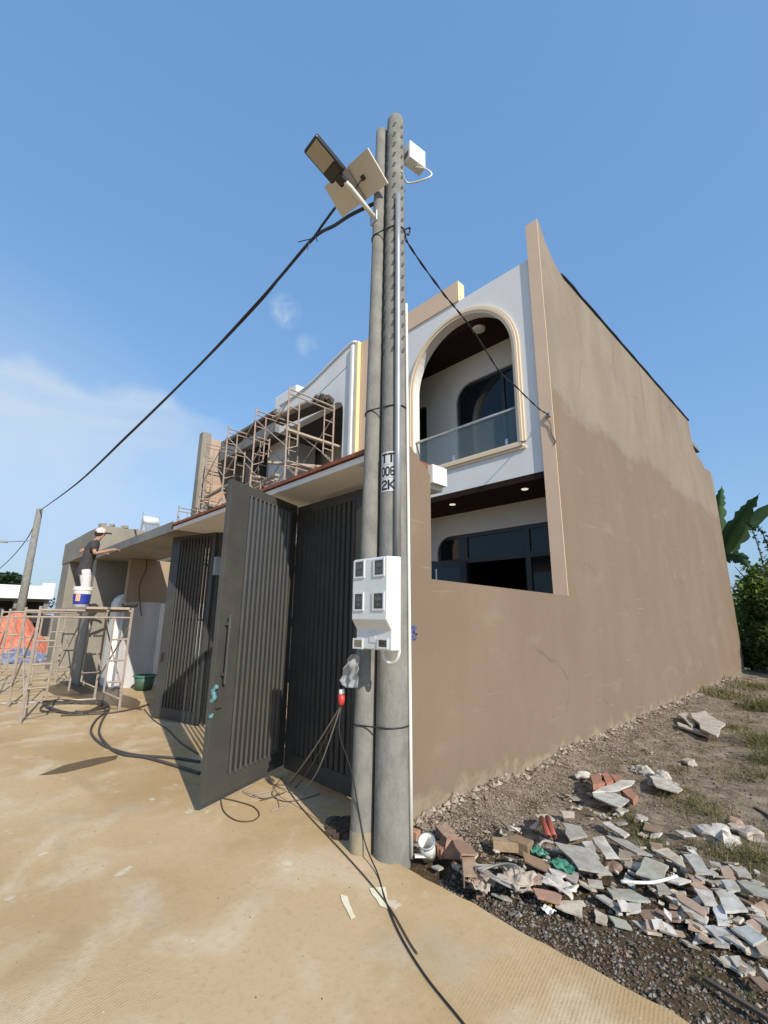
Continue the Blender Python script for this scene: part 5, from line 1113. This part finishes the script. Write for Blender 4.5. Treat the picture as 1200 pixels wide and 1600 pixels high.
tag(MB().tube(spline([at(842, 1322, .09), at(850, 1314, .11), at(866, 1318, .10), at(884, 1330, .09)], 5), .008, 6).build('wire_coil', gwire_m), 'bent grey wire loop above the green net', 'wire')
for (x0, y0, x1, y1, lb) in ((1100, 1528, 1215, 1600, 'dark wooden stick lying across the gravel'), (1180, 1262, 1215, 1282, 'dark stick on the soil at the right edge')):
    sb = MB(); beam(sb, at(x0, y0, .0), at(x1, y1, .0), .012, .008); tag(sb.build('stick', trunk_m), lb, 'stick')

# a hundred-odd small pieces, all alike
def smallshard(col, idx):
    n_ = random.choice((3, 4, 4, 5)); mb = MB(); mb.cur = col; poly = [(math.cos(2*math.pi*i/n_+random.uniform(-.4, .4))*random.uniform(.6, 1.1), math.sin(2*math.pi*i/n_+random.uniform(-.4, .4))*random.uniform(.5, .9)) for i in range(n_)]
    mb.prism(poly, lambda a, b, t: Vector((a*.045, b*.045, t)), .011); return mb.build('tile_chip', shard_m)
kinds = [(W_, 'white'), (CR, 'cream'), (GRY, 'grey'), (BR, 'brown'), (PK, 'pinkish')]
protos = [[smallshard(c, i) for i in range(5)] for c, _ in kinds]; used = set()
region = [(640, 1318), (720, 1312), (820, 1285), (900, 1230), (960, 1210), (1010, 1290), (1100, 1330), (1215, 1370), (1215, 1580), (1120, 1500), (960, 1440), (850, 1400), (720, 1390)]
def inside(x, y):
    c = False; j = len(region)-1
    for i in range(len(region)):
        (xi, yi), (xj, yj) = region[i], region[j]
        if (yi > y) != (yj > y) and x < (xj-xi)*(y-yi)/(yj-yi)+xi: c = not c
        j = i
    return c
cnt = 0
while cnt < 285:
    x, y = random.uniform(640, 1200), random.uniform(1215, 1560)
    if not inside(x, y): continue
    dens = 1-.55*((y-1230)/(330))*(x < 1000)
    if random.random() > dens: continue
    k = random.choices(range(5), (5, 3, 5, 2, 2))[0]; v = random.randrange(5); o = protos[k][v]
    if (k, v) in used: o = o.copy(); COL.objects.link(o)
    used.add((k, v)); p = at(x, y, 0); p.z = max(dirt_z(p.x, p.y), -.06)+random.uniform(.012, .055); s_ = random.choice((.45, .6, .8, 1.0, 1.3, 1.7))*random.uniform(.85, 1.15)
    o.location = p; o.scale = (s_, s_*random.uniform(.6, 1), 1); o.rotation_euler = (random.gauss(0, .22), random.gauss(0, .22), random.uniform(0, 6.28))
    tag(o, 'small %s tile chip scattered through the rubble by the wall' % kinds[k][1], 'tile chip', 'small %s tile chips in the rubble' % kinds[k][1]); cnt += 1
for k in range(5):
    for v in range(5):
        if (k, v) not in used: bpy.data.objects.remove(protos[k][v])

# gravel and crumbs: nobody could count them
gv = MB()
def pebble(p, r_, col):
    gv.cur = col; a = random.uniform(0, 6.28); pts_ = []
    for k in range(4): pts_.append(p+Vector((math.cos(a+k*1.57)*r_*random.uniform(.6, 1.2), math.sin(a+k*1.57)*r_*random.uniform(.6, 1.2), r_*random.uniform(-.15, .25))))
    t_ = p+Vector((random.uniform(-.3, .3)*r_, random.uniform(-.3, .3)*r_, r_*random.uniform(.45, .9))); b_ = p-Vector((0, 0, r_*.5))
    gv.add(pts_+[t_, b_], [(0, 1, 4), (1, 2, 4), (2, 3, 4), (3, 0, 4), (1, 0, 5), (2, 1, 5), (3, 2, 5), (0, 3, 5)])
PAL = [(.11, .085, .06), (.075, .055, .04), (.16, .135, .105), (.23, .21, .18), (.17, .105, .07), (.13, .115, .10)]
PAL2 = [(.27, .215, .16), (.21, .165, .12), (.34, .285, .225), (.28, .20, .15), (.24, .195, .15)]
for _ in range(8500):      # dark gravel along the road
    x = -2.2+random.random()*4.2; y = road_edge(x)+.02+abs(random.gauss(0, .33))*(.45+.35*min(1.5, max(0, x+2.2)))
    pebble(Vector((x, y, dirt_z(x, y)+.003)), random.uniform(.004, .011)*random.choice((1, 1, 1, 1.7)), random.choice(PAL+PAL+[(.30, .28, .25)]))
for _ in range(7000):      # crumbs in the mound at the foot of the wall
    y = 3.0+13*random.random()**1.8; x = -2.75+abs(random.gauss(0, .36))
    pebble(Vector((x, y, dirt_z(x, y)+.004)), random.uniform(.004, .014)*(1+y*.05), random.choice(PAL2))
for _ in range(420):      # lumps of spilled render against the wall
    y = 3.0+14*random.random()**1.6; x = -2.755+abs(random.gauss(0, .07))
    pebble(Vector((x, y, dirt_z(x, y)+.01)), random.uniform(.015, .045)*(1+y*.03), random.choice(PAL2+[(.42, .36, .28), (.38, .31, .23)]))
for _ in range(3600):
    x = random.uniform(-2.7, 1.0); y = 2.75+5*random.random()**1.5
    pebble(Vector((x, y, dirt_z(x, y)+.004)), random.uniform(.005, .018), random.choice(PAL+PAL2))
for _ in range(900):
    x = random.uniform(-2.7, 1.0); y = random.uniform(6, 18)
    pebble(Vector((x, y, dirt_z(x, y)+.004)), random.uniform(.012, .04), random.choice(PAL2+PAL[:2]))
tag(gv.build('gravel', stone_m), 'gravel and crumbled rubble spread over the bare lot', 'gravel', kind='stuff')
gv = MB()
for _ in range(420):
    x = random.uniform(-9, 1.2); y = random.uniform(-1.5, 2.4)
    pebble(Vector((x, y, .001)), random.uniform(.002, .006), random.choice(PAL+[(.6, .52, .38)]))
tag(gv.build('grit', stone_m), 'grit scattered on the dusty road', 'grit', kind='stuff')

# ================================================================== wires and hoses on the ground, stains
def gwire(name, pix, r_, m, label, cat='cable', z=.008, zs=None, n=8):
    pts_ = [at(a, b, z if zs is None else zs[i]) for i, (a, b) in enumerate(pix)]; return tag(MB().tube(spline(pts_, n), r_, 6).build(name, m, smooth=True), label, cat)
pA = pq+Vector((0, 0, -.055))
g1 = [pA] + [pq+Vector((.03, -.03, -.25)), pole_px(565, 1200, P2)+Vector((.03, -.12, 0)), pole_px(578, 1300, P2)+Vector((.05, -.10, 0))] + [at(590, 1365, .01), at(602, 1405, .008), at(625, 1460, .008), at(665, 1525, .008), at(725, 1600, .008), at(760, 1650, .008)]
tag(MB().tube(spline(g1, 8), .0045, 6).build('extension_cord', black_m, smooth=True), 'black cord dropping from the red socket and crossing the road', 'cord')
gwire('extension_cord', [(444, 1222), (456, 1242), (480, 1272), (530, 1325), (575, 1375), (610, 1420), (640, 1472), (652, 1490)], .004, wire_m, 'brown cord on the road from the gate hinge to the black cord', 'cord')
k0 = at(450, 1224, .01); k1 = at(462, 1230, .01)
tag(MB().tube(spline([pA, pA.lerp(k0, .5)+Vector((0, 0, -.03)), k0, at(430, 1234, .008), at(402, 1240, .008), at(385, 1238, .008)], 8), .005, 6).build('electric_wire', gwire_m, smooth=True), 'upper grey wire slanting from the red socket to the gate hinge', 'wire')
tag(MB().tube(spline([pA, pA.lerp(k1, .5)+Vector((0, 0, -.06)), k1, at(440, 1240, .008), at(415, 1248, .008), at(395, 1243, .008)], 8), .005, 6).build('electric_wire', wire_m, smooth=True), 'lower brown wire slanting from the red socket to the ground', 'wire')
for dz_, kx, mm, lb in ((-.10, (474, 1237), gwire_m, 'middle grey wire slanting from the red socket to the apron'), (-.02, (456, 1221), wire_m, 'thin brown wire slanting from the red socket past the hinge')):
    kk = at(*kx, .01); tag(MB().tube(spline([pA, pA.lerp(kk, .5)+Vector((0, 0, dz_)), kk, at(kx[0]-26, kx[1]+22, .008), at(kx[0]-50, kx[1]+30, .008)], 8), .0045, 6).build('electric_wire', mm, smooth=True), lb, 'wire')
gwire('electric_wire', [(440, 1215), (425, 1240), (445, 1252), (475, 1248), (500, 1240)], .004, wire_m, 'short brown wire end on the apron below the hinge', 'wire')
gwire('electric_wire', [(395, 1228), (380, 1236), (400, 1246), (430, 1245), (437, 1262)], .004, gwire_m, 'grey wire curl on the road by the gate leaf', 'wire')
gwire('electric_wire', [(345, 1248), (350, 1268), (370, 1282), (395, 1282), (405, 1272), (395, 1260), (370, 1252), (348, 1247)], .005, wire_m, 'loop of brown wire on the road under the open gate leaf', 'wire')
gwire('hose', [(312, 1190), (270, 1184), (215, 1180), (180, 1172), (155, 1160), (142, 1143), (150, 1125), (165, 1112), (160, 1105)], .016, hose_m, 'dark hose curving from the gate to the scaffold', 'hose', .016)
gwire('hose', [(312, 1208), (280, 1198), (230, 1184), (190, 1178), (168, 1165), (155, 1145), (160, 1125), (170, 1110)], .016, hose_m, 'second dark hose beside the first, ending under the gate', 'hose', .018)
import itertools
pile = []
for i in range(60):
    t = i*.42; pile.append((118+math.sin(t)*(48+6*math.sin(i))+8*math.sin(i*.3), 1103+math.cos(t)*8+3*math.sin(i*.9)))
gwire('hose', pile, .013, hose_m, 'tangled heap of dark hose on the ground under the scaffold', 'hose', .03, None, 4)
gwire('hose', [(0, 1099), (60, 1097), (110, 1094), (150, 1092)], .014, mat('pale_hose', (.5, .45, .38), .7), 'pale straight hose crossing the road beneath the scaffold', 'hose', .015)
gwire('hose', [(95, 1118), (140, 1116), (180, 1113), (215, 1106), (232, 1100)], .013, hose_m, 'dark hose leading from the heap to the folded gate', 'hose', .015)
gwire('electric_wire', [(225, 1108), (240, 1125), (262, 1140), (282, 1160), (310, 1178)], .009, hose_m, 'dark wire lying by the folded gate', 'wire')
def stain(pix, m, label, name, cat, z=.005):
    pts_ = [at(a, b, z) for a, b in pix]; o_ = []
    for i in range(len(pts_)):
        a, b = pts_[i], pts_[(i+1) % len(pts_)]
        for f_ in (0, .33, .66): p = a.lerp(b, f_); e = b-a; o_.append(p+Vector((-e.y, e.x, 0))*random.uniform(-.05, .05))
    return tag(MB().add(o_, [tuple(range(len(o_)))]).build(name, m), label, cat)
stain([(62, 1211), (100, 1196), (150, 1184), (185, 1180), (182, 1186), (140, 1198), (100, 1207)], wet_m, 'long dark damp streak on the road by the hoses', 'damp_patch', 'stain')
stain([(68, 1078), (95, 1066), (150, 1064), (215, 1092), (222, 1110), (175, 1100), (100, 1088)], wet_m, 'wide damp patch on the ground under the scaffold', 'damp_patch', 'stain', .006)
stain([(532, 1397), (542, 1400), (548, 1418), (556, 1432), (549, 1437), (540, 1422)], paint_m, 'small cream paint splash on the road left of the cords', 'paint_splash', 'stain')
stain([(577, 1387), (600, 1386), (606, 1420), (592, 1415)], paint_m, 'larger cream paint splash under the cords', 'paint_splash', 'stain')
mp_ = MB()
for i in range(30):
    p = at(530+random.uniform(-14, 12), 1290+random.uniform(-10, 18), .02); mp_.obox(p, (random.uniform(.02, .05), .01, .01), (0, random.uniform(.02, .04), 0), (0, .005, random.uniform(.01, .025)))
tag(mp_.build('mud_heap', mat('dark_mud', (.05, .035, .022), .8, (.12, .08, .05), 20)), 'dark clods of mud at the foot of the thinner pole', 'mud')
